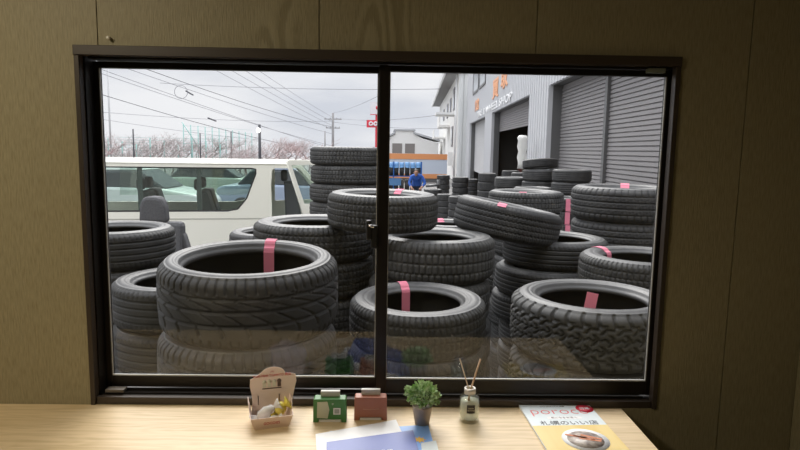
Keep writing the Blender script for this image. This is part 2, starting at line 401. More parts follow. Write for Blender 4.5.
def pat_truck(u, s, C, hw):    # large tyre: plain shoulder lugs, straight circumferential lines
    g = np.maximum.reduce([groove(s, c, .035) for c in (-.58, -.2, .2, .58)])
    p = C/54
    g = np.maximum(g, per(u, p, .0042)*(np.abs(s) > .62))
    g = np.maximum(g, .5*per(u+.02*s, p*.5, .0018)*(np.abs(s) <= .6))
    return g
TYPES = {}
def tyre_mesh(key, Ro, wd, rb, pat, N=420, MT=40, dep=.0075, rnd=.16):
    if key in TYPES: return TYPES[key]
    h = wd/2
    s = np.linspace(-1, 1, MT+1)
    th = h*.90                                         # tread half width incl. rounded shoulder
    # shoulder rounding
    tr = Ro-.006*s**2 - (wd*rnd)*np.clip((np.abs(s)-.72)/.28, 0, 1)**2.4*.55
    tz = s*th
    rs = tr[-1]
    H = rs-rb
    side = []
    for q, zz in ((.03, .935), (.08, .955), (.10, .945), (.16, .975), (.30, 1.0), (.42, 1.0), (.45, .985), (.50, .985), (.53, .995), (.66, .965), (.70, .940), (.74, .945), (.80, .90), (.84, .845), (.90, .80), (.97, .775), (1.0, .73)):
        side.append((rs-H*q, h*zz))
    inner = [(rb-.001, h*.66), (rb+.008, h*.62), (rb+.02, h*.70), (rb+H*.45, h*.86), (rb+H*.8, h*.74), (rs-.012, h*.45)]
    prof = list(zip(tr, tz))+side+inner+[(Ro-.022, 0)]+[(r, -z) for r, z in inner[::-1]]+[(r, -z) for r, z in side[::-1]]
    prof = np.array(prof); M = len(prof)
    th_ = np.arange(N)*2*PI/N
    rr = np.repeat(prof[None, :, 0], N, 0); zz = np.repeat(prof[None, :, 1], N, 0)
    u = th_[:, None]*Ro; C = 2*PI*Ro
    g = pat(np.repeat(u, MT+1, 1), np.repeat(s[None, :], N, 0), C, h)
    edge = 1-.55*sst(.9, 1.0, np.abs(s))[None, :]
    rr[:, :MT+1] -= g*dep*edge
    co = np.stack([rr*np.cos(th_)[:, None], rr*np.sin(th_)[:, None], zz], -1).reshape(-1, 3)
    i = np.arange(N)[:, None]; j = np.arange(M)[None, :]; i2 = (i+1) % N; j2 = (j+1) % M
    f = np.stack([i*M+j, i2*M+j, i2*M+j2, i*M+j2], -1).reshape(-1, 4)
    me = bpy.data.meshes.new(key)
    me.vertices.add(len(co)); me.vertices.foreach_set('co', co.ravel().astype(np.float32))
    me.loops.add(f.size); me.loops.foreach_set('vertex_index', f.ravel().astype(np.int32))
    me.polygons.add(len(f)); me.polygons.foreach_set('loop_start', (np.arange(len(f))*4).astype(np.int32))
    me.polygons.foreach_set('loop_total', np.full(len(f), 4, np.int32))
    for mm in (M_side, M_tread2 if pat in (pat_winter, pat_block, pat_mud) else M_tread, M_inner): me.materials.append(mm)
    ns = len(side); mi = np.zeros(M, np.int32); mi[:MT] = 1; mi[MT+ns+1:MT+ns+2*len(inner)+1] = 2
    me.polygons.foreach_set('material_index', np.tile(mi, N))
    me.polygons.foreach_set('use_smooth', np.ones(len(f), bool))
    me.update(calc_edges=True); me.validate()
    TYPES[key] = (me, Ro, wd, rb, prof, MT, ns); return TYPES[key]
tyre_mesh('summer', .345, .235, .249, pat_summer, 620, 64, .008)
tyre_mesh('touring', .31, .20, .205, pat_touring, 380, 48, .007)
tyre_mesh('winter', .33, .20, .205, pat_winter, 560, 44, .009)
tyre_mesh('mud', .35, .255, .225, pat_mud, 620, 60, .012, .2)
tyre_mesh('rib', .33, .20, .21, pat_rib, 560, 44, .007)
tyre_mesh('block', .33, .20, .20, pat_block, 560, 44, .009)
tyre_mesh('truck', .36, .22, .235, pat_truck, 480, 44, .009)
tyre_mesh('far', .31, .20, .20, pat_touring, 120, 20, .008)

M_tape = mat('pink paper tape', (.78, .23, .32), .7)
def tape(parent, typ, ang, wid=.035, q0=-2, q1=30, off=.0015, hang=0.0, mm=None):
    """strip of tape stuck over the upper bead: follows the section from profile point q0 to q1 past the shoulder"""
    me, Ro, wd, rb, prof, MT, ns = TYPES[typ]
    pts = [(prof[MT+q][0], prof[MT+q][1]) for q in range(q0, min(q1, ns)+1)]
    out = []
    for k, (r, z) in enumerate(pts):
        out.append((r+off*.3, z+off+.001))
    if hang: out += [(rb-.003, wd/2*.66), (rb-.004, wd/2*.66-hang*.5), (rb-.006, wd/2*.66-hang)]
    bm = bmesh.new(); rows = []
    for (r, z) in out:
        rows.append([bm.verts.new((r*math.cos(ang)-d*math.sin(ang), r*math.sin(ang)+d*math.cos(ang), z)) for d in (-wid/2, 0, wid/2)])
    for a, b in zip(rows, rows[1:]):
        for k in range(2): bm.faces.new((a[k], a[k+1], b[k+1], b[k]))
    bmesh.ops.recalc_face_normals(bm, faces=bm.faces[:])
    me2 = bpy.data.meshes.new('marker_tape'); bm.to_mesh(me2); bm.free(); me2.materials.append(M_tape)
    o = bpy.data.objects.new('marker_tape', me2); col.objects.link(o); o.parent = parent
    md = o.modifiers.new('s', 'SOLIDIFY'); md.thickness = .0012; md.offset = 1
    o['label'] = 'pink marker tape'
    return o
def tyre(typ, p, dia=None, wd=None, rx=0, ry=0, rz=None, label='', group=None, name='tyre'):
    me, Ro, w0 = TYPES[typ][:3]
    o = bpy.data.objects.new(name, me); col.objects.link(o)
    k = (dia/2/Ro) if dia else 1; kz = (wd/w0) if wd else 1
    o.location = p; o.scale = (k, k, kz)
    o.rotation_euler = (rx, ry, random.uniform(0, 6.28) if rz is None else rz)
    tag(o, label, 'tyre', group); return o
ORD = ['topmost', 'second from the top', 'third from the top', 'fourth from the top', 'fifth from the top', 'sixth from the top', 'seventh from the top', 'eighth from the top', 'ninth from the top', 'tenth from the top', 'eleventh from the top', 'twelfth from the top', 'thirteenth from the top']
def stack(typ, px, D, ztop, dia, wd, where, top=None, jit=.012, types=None, skip_first=False, group=None, rz=0, offs=None):
    """a stack of tyres standing on the yard; ztop is the upper face of the highest one"""
    c = gp(px, D, ztop); pitch = wd*1.0
    n = int(round(ztop/pitch)); pitch = ztop/n
    res = []
    for i in range(n):
        x = c.x+(random.uniform(-jit, jit) if i else 0); y = c.y+(random.uniform(-jit, jit) if i else 0)
        if offs and i in offs: x += offs[i][0]; y += offs[i][1]
        t = typ if (not types or i >= len(types)) else types[i]
        lab = top if (i == 0 and top) else 'black tyre, %s of %s' % (ORD[min(i, 12)], where)
        res.append(tyre(t, (x, y, ztop-pitch*(i+.5)), dia, pitch*.998, rz=rz if i == 0 else None, label=lab, group=group or 'tyres in '+where))
    return res
# --- near stacks right behind the glass
def ht(px, py, D): return gz(px, py, D).z
A = stack('summer', 250, 2.37, 2.12-.425, .70, .262, 'the big stack behind the left pane', 'large summer tyre with pink tape on its rim, topmost of big left stack', rz=.3)
A[0].rotation_euler = (R(3.2), 0, .06)
tape(A[0], 'summer', R(84)-.06, .046, 3, 30, hang=.10)
B = stack('touring', 181, 2.92, ht(183, 276, 2.92), .64, .205, 'the small stack in the lower left corner', 'smooth ribbed tyre half hidden left of the big stack, topmost there')
C_ = stack('touring', 115, 3.38, ht(119, 226, 3.38), .64, .205, 'the stack beside the left window frame', 'ribbed tyre at the left window frame in front of the grey seat')
Dk = stack('winter', 315.5, 3.60, ht(316, 219.5, 3.6), .735, .215, 'the dark stack left of the window stile', 'wide open tyre lying behind the large summer tyre, below the white van')
E_ = stack('touring', 273, 4.35, ht(273, 230, 4.35), .62, .20, 'the low stack against the van side', 'tyre peeping out between the summer tyre and the white van')
G = stack('block', 434, 3.36, ht(433, 233.5, 3.36), .69, .222, 'the stack right of the window stile', 'tyre under the pink taped tyres just right of the window stile', offs={1: (-.02, -.03)})
I_ = stack('winter', 418, 2.66, ht(418, 296, 2.66), .62, .21, 'the low stack in front of the middle', 'low open tyre with pink tape crossed by the window stile', rz=0)
tape(I_[0], 'winter', R(105), .044, 1, 30, hang=.10)
I_[0].rotation_euler = (R(2), 0, 0)
Lp = stack('touring', 555, 3.80, ht(556, 236, 3.8), .66, .185, 'the stack below the leaning tyre', 'smooth tyre supporting the right end of the leaning tyre', offs={1: (-.04, -.03), 2: (-.07, -.0)})
P_ = stack('winter', 530, 4.72, 1.50, .60, .19, 'the stack hidden behind the leaning tyre', jit=.03)
Rm = stack('mud', 593, 2.53, ht(592, 293, 2.53), .70, .25, 'the stack in the lower right corner', 'knobbly off road tyre with upright pink tape in lower right corner', rz=.1)
tp_ = MB().box((-.022, -.0008, 0), (.022, .0008, .095)).build('marker_tape', M_tape, Rm[0]); tp_['label'] = 'pink marker tape'
aa = R(-113)-.1; tp_.location = (.232*math.cos(aa), .232*math.sin(aa), .085); tp_.rotation_euler = (R(-5), R(8), aa+R(90))
Q = stack('winter', 644, 3.12, ht(643, 254, 3.12), .665, .21, 'the stack at the right window frame', 'tyre with pink tape over its left rim at the right window frame', rz=.0)
tape(Q[0], 'winter', R(128), .044, 1, 30, hang=.05)
S = stack('truck', 626, 4.30, ht(624, 186, 4.3), .76, .24, 'the tall stack before the closed shutters', 'big wide tyre topping the stack before the closed shutters', rz=.2)
tape(S[0], 'truck', R(70)-.2, .06, 4, 30, hang=.03)
# tyres lying across two stacks
pf = gp(379, 3.35, 0); zf = ht(383, 191.8, 3.35)
Ft = tyre('winter', (pf.x, pf.y, zf-.100), .62, .198, rx=R(.6), ry=R(.8), rz=0, label='tyre with pink tape lying across two stacks behind the window stile', group='tyres lying across two stacks')
tape(Ft, 'winter', R(66), .045, 2, 30)
pk = gp(501.5, 3.72, 0)
Kt = tyre('rib', (pk.x-.03, pk.y, ht(506, 220.5, 3.72)), .66, .21, rx=R(-1), ry=R(11), rz=0, label='zigzag ribbed tyre leaning down to the right across two stacks', group='tyres lying across two stacks')
tape(Kt, 'rib', R(-111), .05, -2, 9)
# --- middle distance
J = stack('block', 346, 6.0, gz(344, 146.8, 6.0).z, .71, .178, 'the tall stack in front of the van front', 'clean winter tyre topping the tallest stack beside the van', jit=.01)
Ms = stack('block', 526, 5.6, gz(526, 190.5, 5.6).z, .70, .19, 'the stack behind the leaning tyre', 'flat lying tyre with pink tape behind the leaning tyre', rz=0)
tape(Ms[0], 'block', R(-108), .06, 4, 18)
X_ = stack('winter', 449, 5.35, gz(449, 222, 5.35).z, .64, .2, 'the stack seen between the middle tyres', 'tyre with pink tape deep between the middle stacks', rz=0)
tape(X_[0], 'winter', R(105), .07, 2, 30)
U_ = stack('far', 533, 9.3, gz(533, 187, 9.3).z, .60, .2, 'the low stack behind the flat taped tyre')
T2 = stack('far', 572, 9.9, gz(572, 169.5, 9.9).z, .64, .2, 'the stack next to the shutter corner')
T1 = stack('far', 541, 10.7, gz(541, 169.5, 10.7).z, .64, .2, 'the stack at the corrugated wall')
tyre('touring', gz(540, 164, 10.75), .62, .16, rx=R(3), ry=R(-6), label='tyre tipped up on top of the stack at the corrugated wall', group='tyres lying across two stacks')
e = stack('far', 512, 11.2, gz(512, 177, 11.2).z, .64, .21, 'the stack in front of the open garage')
stack('far', 487.5, 17, gz(487, 173, 17).z, .52, .235, 'the narrow stack at the garage jamb')
stack('far', 472.5, 23, gz(472, 179, 23).z, .46, .15, 'the slim stack before the middle shutter')
stack('far', 460.5, 22, gz(460, 177, 22).z, .60, .2, 'the far stack left of the slim one')
stack('far', 443.5, 26, gz(443, 175, 26).z, .57, .2, 'the farthest stack by the white building')
stack('far', 445, 18.5, gz(445, 194, 18.5).z, .50, .2, 'the low stack before the farthest one')
stack('far', 460, 16, gz(460, 196, 16).z, .62, .2, 'the low stack behind the leaning tyre left end')
stack('far', 433, 20, gz(433, 189, 20).z, .60, .2, 'the low stack beside the worker')
stack('far', 511, 19.8, gz(511, 170.5, 19.8).z, .6, .2, 'the stack inside the garage doorway edge')
stack('far', 523, 15.3, gz(523, 172.5, 15.3).z, .6, .2, 'the stack under the white wrapped roll')
tp = stack('far', 568, 7.3, gz(568, 197, 7.3).z, .50, .16, 'the pink taped stack beside the tall shutter stack')
for q in tp[:3]:
    for aa in (R(-105),):
        s_ = MB().box((-.035, -.003, -.095), (.035, .003, .095)).build('marker_tape', M_tape, q); s_['label'] = 'pink marker tape'
        s_.location = (.318*math.cos(aa-q.rotation_euler.z), .318*math.sin(aa-q.rotation_euler.z), 0); s_.rotation_euler = (0, 0, aa-q.rotation_euler.z+R(90))

# ------------------------------------------------------------------ yard ground
g = MB().box((-90, .0, -.3), (90, 140, 0)).build('ground', mat('wet asphalt', (.10, .10, .10), .7, c2=(.16, .155, .15), scale=.8))
g['kind'] = 'structure'
g = MB().box((-90, -12, -.3), (90, 0, 0)).build('ground', MATS['wet asphalt']); g['kind'] = 'structure'

# ------------------------------------------------------------------ grey garage with shutters (facade frame: y along the facade, x into the building)
gar = empty('garage_building', (CAM.x+3.25, CAM.y, 0), -math.atan(.0438), 'grey corrugated tyre workshop with shutters and orange sign', 'building')
M_corr = mat('grey corrugated steel', (.55, .555, .57), .5, .1)
M_frame = mat('grey steel frame', (.13, .13, .13), .5, .2)
M_shut = mat('grey roller shutter', (.235, .222, .222), .5, .1)
M_shutp = mat('pale roller shutter', (.55, .55, .55), .5)
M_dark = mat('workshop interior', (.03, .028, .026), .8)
def corrugated(name, y0, y1, z0, z1, m, parent, pitch=.30, amp=.045):
    n = max(1, int((y1-y0)/pitch)); p = (y1-y0)/n; pts = []
    for i in range(n):
        b = y0+i*p; pts += [(0, b), (0, b+p*.55), (amp, b+p*.65), (amp, b+p*.9)]
    pts += [(0, y1), (.12, y1), (.12, y0)]
    return MB().prism(pts, z0, z1, 'z').build(name, m, parent)
def slatted(name, y0, y1, z0, z1, x, m, parent, pitch=.08):
    n = int((z1-z0)/pitch); pts = []
    for i in range(n):
        b = z0+i*pitch; pts += [(x, b), (x-.024, b+pitch*.10), (x-.016, b+pitch*.80), (x, b+pitch*.92)]
    pts += [(x, z1), (x+.04, z1), (x+.04, z0)]
    t = MB(); bm = bmesh.new(); A_ = [bm.verts.new((p[0], y0, p[1])) for p in pts]; B_ = [bm.verts.new((p[0], y1, p[1])) for p in pts]
    bm.faces.new(A_); bm.faces.new(B_[::-1])
    for i in range(len(pts)): bm.faces.new((A_[i], B_[i], B_[(i+1) % len(pts)], A_[(i+1) % len(pts)]))
    bmesh.ops.recalc_face_normals(bm, faces=bm.faces[:]); t._add(bm)
    return t.build(name, m, parent)
HT = 8.5; HO = 3.75
corrugated('wall_cladding', 15.0, 17.5, 0, HO, M_corr, gar)
corrugated('wall_cladding', 26.0, 28.5, 0, HO, M_corr, gar)
corrugated('wall_cladding', 36.5, 38.8, 0, HO, M_corr, gar)
corrugated('wall_cladding', 1.8, 6.2, 0, HO, M_corr, gar)
corrugated('upper_cladding', 1.8, 38.8, HO, HT, M_corr, gar)
def recess(y0, y1, xd=.32):
    MB().box((.12, y0-.05, 0), (xd+.03, y0, HO+.1)).box((.12, y1, 0), (xd+.03, y1+.05, HO+.1)).box((.12, y0-.05, HO), (xd+.03, y1+.05, HO+.1)).build('door_frame', M_frame, gar)
recess(6.2, 15.0); recess(17.5, 26.0); recess(28.5, 36.5)
slatted('roller_shutter', 6.2, 11.25, 0, HO, .36, M_shut, gar); slatted('roller_shutter', 11.4, 15.0, 0, HO, .36, M_shut, gar)
MB().box((.28, 11.25, 0), (.42, 11.4, HO)).build('shutter_post', M_frame, gar)
slatted('roller_shutter', 17.5, 26.0, 2.95, HO, .36, M_shut, gar)
slatted('roller_shutter', 28.5, 36.5, .9, HO, .36, M_shutp, gar)
# inside of the open bay
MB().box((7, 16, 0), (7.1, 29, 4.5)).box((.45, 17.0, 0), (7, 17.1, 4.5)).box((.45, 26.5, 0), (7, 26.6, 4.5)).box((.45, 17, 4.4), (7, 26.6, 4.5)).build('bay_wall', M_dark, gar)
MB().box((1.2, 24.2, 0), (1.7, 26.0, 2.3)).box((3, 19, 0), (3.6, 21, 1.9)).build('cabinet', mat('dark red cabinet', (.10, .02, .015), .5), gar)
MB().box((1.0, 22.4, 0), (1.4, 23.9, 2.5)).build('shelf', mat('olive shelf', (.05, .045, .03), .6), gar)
MB().box((.12, 1.8, HT), (8, 38.8, HT+.2)).box((.12, 38.6, 0), (8, 38.8, HT)).box((7.8, 1.8, 0), (8, 38.6, HT)).build('shell', M_corr, gar)
# upper windows
for (y0, y1) in ((28.7, 31.4), (31.9, 34.8)):
    f = MB().box((-.04, y0, 5.25), (.0, y0+.12, 7.4)).box((-.04, y1-.12, 5.25), (.0, y1, 7.4)).box((-.04, y0+.12, 5.25), (.0, y1-.12, 5.37)).box((-.04, y0+.12, 7.28), (.0, y1-.12, 7.4)).build('window', M_frame, gar)
    MB().box((-.02, y0+.12, 5.37), (-.005, y1-.12, 7.28)).build('pane', mat('pale window pane', (.5, .53, .56), .15), f)
M_or = mat('orange lettering', (.85, .40, .20), .5); M_wl = mat('white lettering', (.85, .85, .85), .5)
# text reads from far (left) to near (right): its own x axis runs along -y of the facade
def face(y, z): return T(-.012, y, z) @ Matrix.Rotation(R(-90), 4, 'Z') @ RX90
text('sign_letters', '館', .62, face(32.4, 4.5), M_or, gar, .01, sx=3.6, bold=.015)
text('sign_letters', '買', .85, face(25.0, 4.62), M_or, gar, .01, sx=2.2, bold=.02)
text('sign_letters', '取', .85, face(22.6, 4.78), M_or, gar, .01, sx=2.0, bold=.02)
text('sign_letters', 'TIRE & WHEEL SHOP', .42, face(26.4, 3.98), M_wl, gar, .01, sx=3.0, bold=.004)
# white wrapped roll hanging at the doorway
o = MB().lathe([(0, 0), (.17, .02), (.14, .3), (.19, .6), (.15, .9), (.2, 1.15), (.17, 1.45), (.21, 1.6), (.14, 1.72), (0, 1.74)], 14).build('wrapped_roll', mat('white plastic film', (.75, .74, .70), .35, bump=.6, scale=8))
o.location = gp(522.5, 16.4, 1.42); o.location.z = 1.0; o.scale = (.85, .85, .95)
o.location = gz(521.5, 169, 16.2); o.scale = (.72, .72, .52)
tag(o, 'white plastic wrapped roll standing on tyres by the garage opening', 'roll')

# ------------------------------------------------------------------ white two-storey building beyond
wb = empty('white_building', (CAM.x+2.78, CAM.y, 0), -math.atan(.0438), 'white two storey building with overhanging eave beyond the garage', 'building')
M_wh = mat('white siding', (.84, .83, .80), .7); M_wh2 = mat('white ribbed siding', (.76, .77, .76), .6)
MB().box((0, 40.3, 0), (9, 71, 7.2)).build('wall', M_wh, wb)
t = MB()
for i in range(6): t.box((.1+i*.28, 40.1, 0), (.30+i*.28, 40.3, 7.4))
t.box((.02, 40.18, 0), (4, 40.3, 7.4)); t.build('end_wall', M_wh2, wb)
t = MB().box((-.85, 39.9, 7.2), (9, 71.4, 7.45))
t.build('roof', mat('grey soffit', (.6, .6, .59), .7), wb)
t = MB()
for i in range(60): t.box((-.83, 40.2+i*.52, 7.16), (0, 40.28+i*.52, 7.2))
t.build('soffit_battens', mat('batten grey', (.3, .3, .3), .7), wb)
MB().box((-.97, 39.9, 7.12), (-.85, 71.4, 7.55)).build('gutter', mat('gutter white', (.7, .7, .7), .5), wb)
for y, z0, z1, ln in ((44.2, 5.0, 6.6, 1.6), (48.6, 4.9, 6.2, 1.6), (53, 4.9, 6.1, 1.6), (60, 5.0, 6.1, 1.6), (45.5, 2.4, 3.9, 1.7)):
    f = MB().box((-.06, y-ln/2, z0), (0.0, y+ln/2, z1)).build('window', mat('dark window frame', (.12, .11, .12), .4), wb)
    MB().box((-.08, y-ln/2+.12, z0+.12), (-.06, y+ln/2-.12, z1-.12)).build('pane', mat('reflecting pane', (.35, .37, .4), .1), f)
MB().box((-.9, 49, 4.0), (0, 53, 4.15)).box((-.9, 49, 4.15), (-.84, 53, 4.9)).build('balcony', M_wh, wb)
MB().box((-1.4, 41.5, 4.55), (0, 44.2, 4.7)).build('canopy', M_wh2, wb)
MB().box((-1.1, 56, 3.2), (0, 60, 3.35)).box((-1.1, 56, 3.35), (-1.04, 60, 4.0)).build('balcony', M_wh, wb)
MB().box((-.35, 44.4, 1.0), (0, 45.3, 2.0)).build('air_conditioner', M_wh2, wb)
MB().tube([(-.12, 40.6, 0), (-.12, 40.6, 7.1)], .07, 8).build('downpipe', mat('gutter white', (.7, .7, .7)), wb)

# ------------------------------------------------------------------ far house with the stepped gable
p = gz(404, 150, 62)
fh = empty('gabled_house', (p.x, p.y, 0), 0, 'pale house with raised square gable behind the orange topped fence', 'house')
MB().prism([(-2.6, 0), (3.5, 0), (3.5, 2.83), (2.2, 3.15), (.95, 3.75), (.95, 4.05), (-.9, 4.05), (-.9, 3.7), (-1.6, 3.3), (-2.6, 2.8)], 0, 6).build('wall', mat('pale house wall', (.8, .79, .77), .8), fh)
MB().prism([(-1.1, 4.05), (1.15, 4.05), (1.1, 4.2), (-1.05, 4.2)], -.15, 6).prism([(1.0, 3.72), (3.7, 3.0), (3.7, 3.18), (1.0, 3.92)], -.2, 6).prism([(-.95, 3.72), (-2.7, 2.8), (-2.7, 2.95), (-.95, 3.92)], -.2, 6).build('roof', mat('grey roof edge', (.42, .43, .45), .7), fh)
for x in (-1.05, .25):
    MB().box((x-.15, -.06, 1.75), (x+.85, .0, 2.75)).build('window', mat('brown shutters', (.22, .20, .19), .6), fh)

# orange topped pale fence
q0 = gz(380, 150, 40); q1 = gz(447.5, 150, 40)
fn = empty('site_fence', (q0.x, q0.y, 0), 0, 'pale blue fence panel with orange top and bottom bands', 'fence')
L_ = q1.x-q0.x
zt = gz(400, 153.5, 40).z; zb = gz(400, 159, 40).z; z3 = gz(400, 173.5, 40).z; z4 = gz(400, 178, 40).z
MB().box((-.3, 0, z3), (L_, .08, zb)).build('panel', mat('pale blue panel', (.55, .60, .68), .6), fn)
MB().box((-.3, -.03, zb), (L_, .1, zt)).box((-.3, -.03, z4), (L_, .1, z3)).build('orange_band', mat('orange paint', (.72, .30, .12), .6), fn)
for i in range(6): MB().box((-.2+i*.9, .1, 0), (-.1+i*.9, .2, zb)).build('post', M_frame, fn)
MB().box((-.3, 0.01, 0), (L_, .06, z4)).build('skirt', M_frame, fn)

# tyre rack with blue covers
c0 = gz(384, 178, 27); xl = gz(366, 178, 27).x; xr = gz(421, 178, 27).x
rk = empty('tyre_rack', (0, c0.y, 0), 0, 'blue steel rack of upright tyres beside the stooping worker', 'rack')
M_blue = mat('blue painted steel', (.02, .12, .40), .45)
zr = [.15, gz(400, 175.5, 27).z]
ztop_ = gz(400, 161.5, 27).z
t = MB()
for x in (xl, (xl+xr)/2, xr): t.box((x-.025, -.3, 0), (x+.025, -.25, ztop_)).box((x-.025, .25, 0), (x+.025, .3, ztop_))
for z in zr+[gz(400, 191, 27).z]:
    t.box((xl, -.3, z-.04), (xr, -.26, z)).box((xl, .26, z-.04), (xr, .3, z))
t.build('frame', M_blue, rk)
n = 10
for lev, (z, lb) in enumerate(((zr[1], 'upper'), (gz(400, 191, 27).z, 'lower'))):
    for i in range(n):
        x = xl+.14+(xr-xl-.28)*i/(n-1)
        tyre('far', (x, c0.y, z+.27-.02), .55, .2, ry=R(90), rz=0, label='upright tyre on the %s row of the blue rack' % lb, group='upright tyres on the %s row of the rack' % lb)
cv = MB()
for i in range(n):
    x = xl+.14+(xr-xl-.28)*i/(n-1)
    cv.tube([(x-.1, 0, zr[1]+.3), (x+.11, 0, zr[1]+.3)], .295+.015*(i % 2), 20)
bmc = cv.bm
for v in list(bmc.verts):
    if v.co.z < zr[1]+.36: v.co.z = zr[1]+.36+.02*math.sin(v.co.x*9)
cv.build('blue_cover', mat('blue plastic sheet', (.09, .22, .42), .7), rk)
cv2 = MB().box((xl, -.32, gz(400, 185, 27).z), (xr-.9, -.29, gz(400, 178, 27).z)).build('cover_flap', MATS['blue plastic sheet'], rk)

# small machine beside worker
pm = gz(432, 186, 23.5)
mc = empty('tyre_machine', (pm.x, pm.y, 0), 0, 'small dark wheel machine just right of the stooping worker', 'machine')
MB().box((-.3, -.25, 0), (.3, .25, pm.z-.1), .03).build('cabinet', mat('dark grey machine', (.06, .06, .065), .5), mc)
MB().tube([(-.25, -.1, pm.z+.0), (.3, -.1, pm.z+.05)], .05).tube([(.25, 0, pm.z-.2), (.25, 0, pm.z+.25)], .06).build('arm', M_frame, mc)

# ------------------------------------------------------------------ stooping worker
def skin_body(name, nodes, edges, m, mats=None, sub=2):
    me = bpy.data.meshes.new(name); me.from_pydata([n[0] for n in nodes], edges, []); 
    o = bpy.data.objects.new(name, me); col.objects.link(o)
    md = o.modifiers.new('skin', 'SKIN')
    for i, n in enumerate(nodes):
        me.skin_vertices[0].data[i].radius = (n[1], n[1]) if not isinstance(n[1], tuple) else n[1]
    me.skin_vertices[0].data[0].use_root = True
    s2 = o.modifiers.new('sub', 'SUBSURF'); s2.levels = sub; s2.render_levels = sub
    dg = bpy.context.evaluated_depsgraph_get(); dg.update()
    r = bpy.data.meshes.new_from_object(o.evaluated_get(dg)); bpy.data.objects.remove(o)
    o = bpy.data.objects.new(name, r); col.objects.link(o)
    r.materials.clear()
    for q in (mats or [m]): r.materials.append(q)
    for f in r.polygons: f.use_smooth = True
    return o
M_jk = mat('blue jacket', (.02, .10, .42), .7); M_tr = mat('navy trousers', (.03, .04, .07), .8)
M_sk = mat('skin', (.50, .28, .19), .55); M_hair = mat('dark hair', (.02, .016, .014), .6)
pw = gp(416, 22, 0)
person = empty('person', (pw.x, pw.y, 0), R(0), 'person in a blue work jacket stooping beside the tyre rack', 'person')
nodes = [((0, .12, .80), .15), ((0, .02, .98), .16), ((-.01, -.12, 1.12), .17), ((-.02, -.22, 1.20), .13), ((-.03, -.29, 1.23), .06), ((-.035, -.33, 1.245), .06),   # pelvis..neck
         ((-.20, -.20, 1.14), .075), ((-.28, -.30, .92), .055), ((-.20, -.45, .78), .04), ((-.17, -.50, .73), .035),
         ((.20, -.20, 1.14), .075), ((.30, -.28, .92), .055), ((.18, -.44, .80), .04), ((.13, -.49, .76), .035),
         ((-.10, .10, .74), .10), ((-.13, -.06, .46), .075), ((-.13, .10, .12), .052), ((-.13, .0, .05), .045), ((-.13, -.10, .04), .04),
         ((.10, .10, .74), .10), ((.14, .0, .46), .075), ((.14, .14, .12), .052), ((.14, .04, .05), .045), ((.14, -.06, .04), .04)]
edges = [(0, 1), (1, 2), (2, 3), (3, 4), (4, 5), (3, 6), (6, 7), (7, 8), (8, 9), (3, 10), (10, 11), (11, 12), (12, 13), (0, 14), (14, 15), (15, 16), (16, 17), (17, 18), (0, 19), (19, 20), (20, 21), (21, 22), (22, 23)]
bd = skin_body('body', nodes, edges, M_jk, [M_jk, M_tr, M_sk])
for f in bd.data.polygons:
    c = f.center
    if c.z < .80 and not (c.y < -.33): f.material_index = 1
    if (c.y < -.44 and c.z < .86) or (c.y < -.335 and c.z > 1.2): f.material_index = 2
bd.parent = person
hd = MB()
hd.lathe([(0, -.125), (.045, -.115), (.065, -.07), (.075, -.02), (.082, .03), (.075, .08), (.045, .115), (0, .125)], 20, T(-.04, -.39, 1.30) @ Matrix.Rotation(R(38), 4, 'X') @ Matrix.Diagonal((.95, 1.15, 1, 1)))
hd.lathe([(0, -.02), (.014, 0), (.008, .03), (0, .04)], 8, T(-.04, -.485, 1.275))
for sx in (-1, 1): hd.lathe([(0, -.03), (.02, 0), (.012, .03), (0, .035)], 8, T(-.04+sx*.082, -.38, 1.30))
head = hd.build('head', M_sk, person)
MB().lathe([(.086, .0), (.090, .04), (.083, .09), (.05, .127), (0, .136)], 20, T(-.04, -.375, 1.305) @ Matrix.Rotation(R(20), 4, 'X') @ Matrix.Diagonal((1, 1.15, 1, 1))).build('hair', M_hair, head)
for sx in (-1, 1):
    MB().lathe([(0, -.006), (.008, 0), (0, .006)], 8, T(-.04+sx*.03, -.475, 1.31)).build('eye', M_black, head)
MB().box((-.062, -.484, 1.235), (-.018, -.470, 1.241)).build('mouth', mat('lips', (.35, .13, .11), .5), head)
for sx, hp in ((-1, (-.165, -.51, .72)), (1, (.125, -.50, .75))):
    t = MB()
    for k in range(4):
        x = hp[0]+(k-1.5)*.02; L = (.06, .07, .066, .052)[k]
        t.tube([(x, hp[1]+.01, hp[2]+.02), (x, hp[1]-.01, hp[2]-.02), (x, hp[1], hp[2]-.02-L*.6), (x, hp[1]+.02, hp[2]-.02-L)], .009, 6, r2=.007)
    t.tube([(hp[0]-sx*.03, hp[1]+.01, hp[2]+.01), (hp[0]-sx*.055, hp[1]-.01, hp[2]-.02), (hp[0]-sx*.05, hp[1]-.01, hp[2]-.05)], .011, 6, r2=.008)
    t.build('fingers', M_sk, person)

# ------------------------------------------------------------------ white van
M_van = mat('cream white van paint', (.88, .86, .75), .25, coat=.6)
M_vglass = glass_mat('van glass', (.80, .86, .83), 1.6)
M_vdark = mat('van interior plastic', (.06, .065, .07), .7); M_vhead = mat('van headliner', (.42, .42, .38), .8)
bp = gp(268, 9.75, 0)
van = empty('van', (bp.x, bp.y, 0), R(10), 'cream white van with long side windows and an open front door', 'van')
VR, VF = -3.25, 1.42         # rear and front in van coordinates, B pillar at x = 0
side_o = [(VR+.06, .32), (VR, .6), (VR+.01, 1.1), (VR+.12, 1.80), (VR+.2, 1.855), (.35, 1.855), (.55, 1.83), (1.12, 1.22), (1.38, 1.0), (VF, .8), (VF, .35)]
win_h = [(VR+.20, 1.10), (-.62, 1.10), (-.46, 1.13), (-.32, 1.30), (-.17, 1.70), (-.17, 1.77), (-.24, 1.785), (VR+.28, 1.785), (VR+.22, 1.72)]
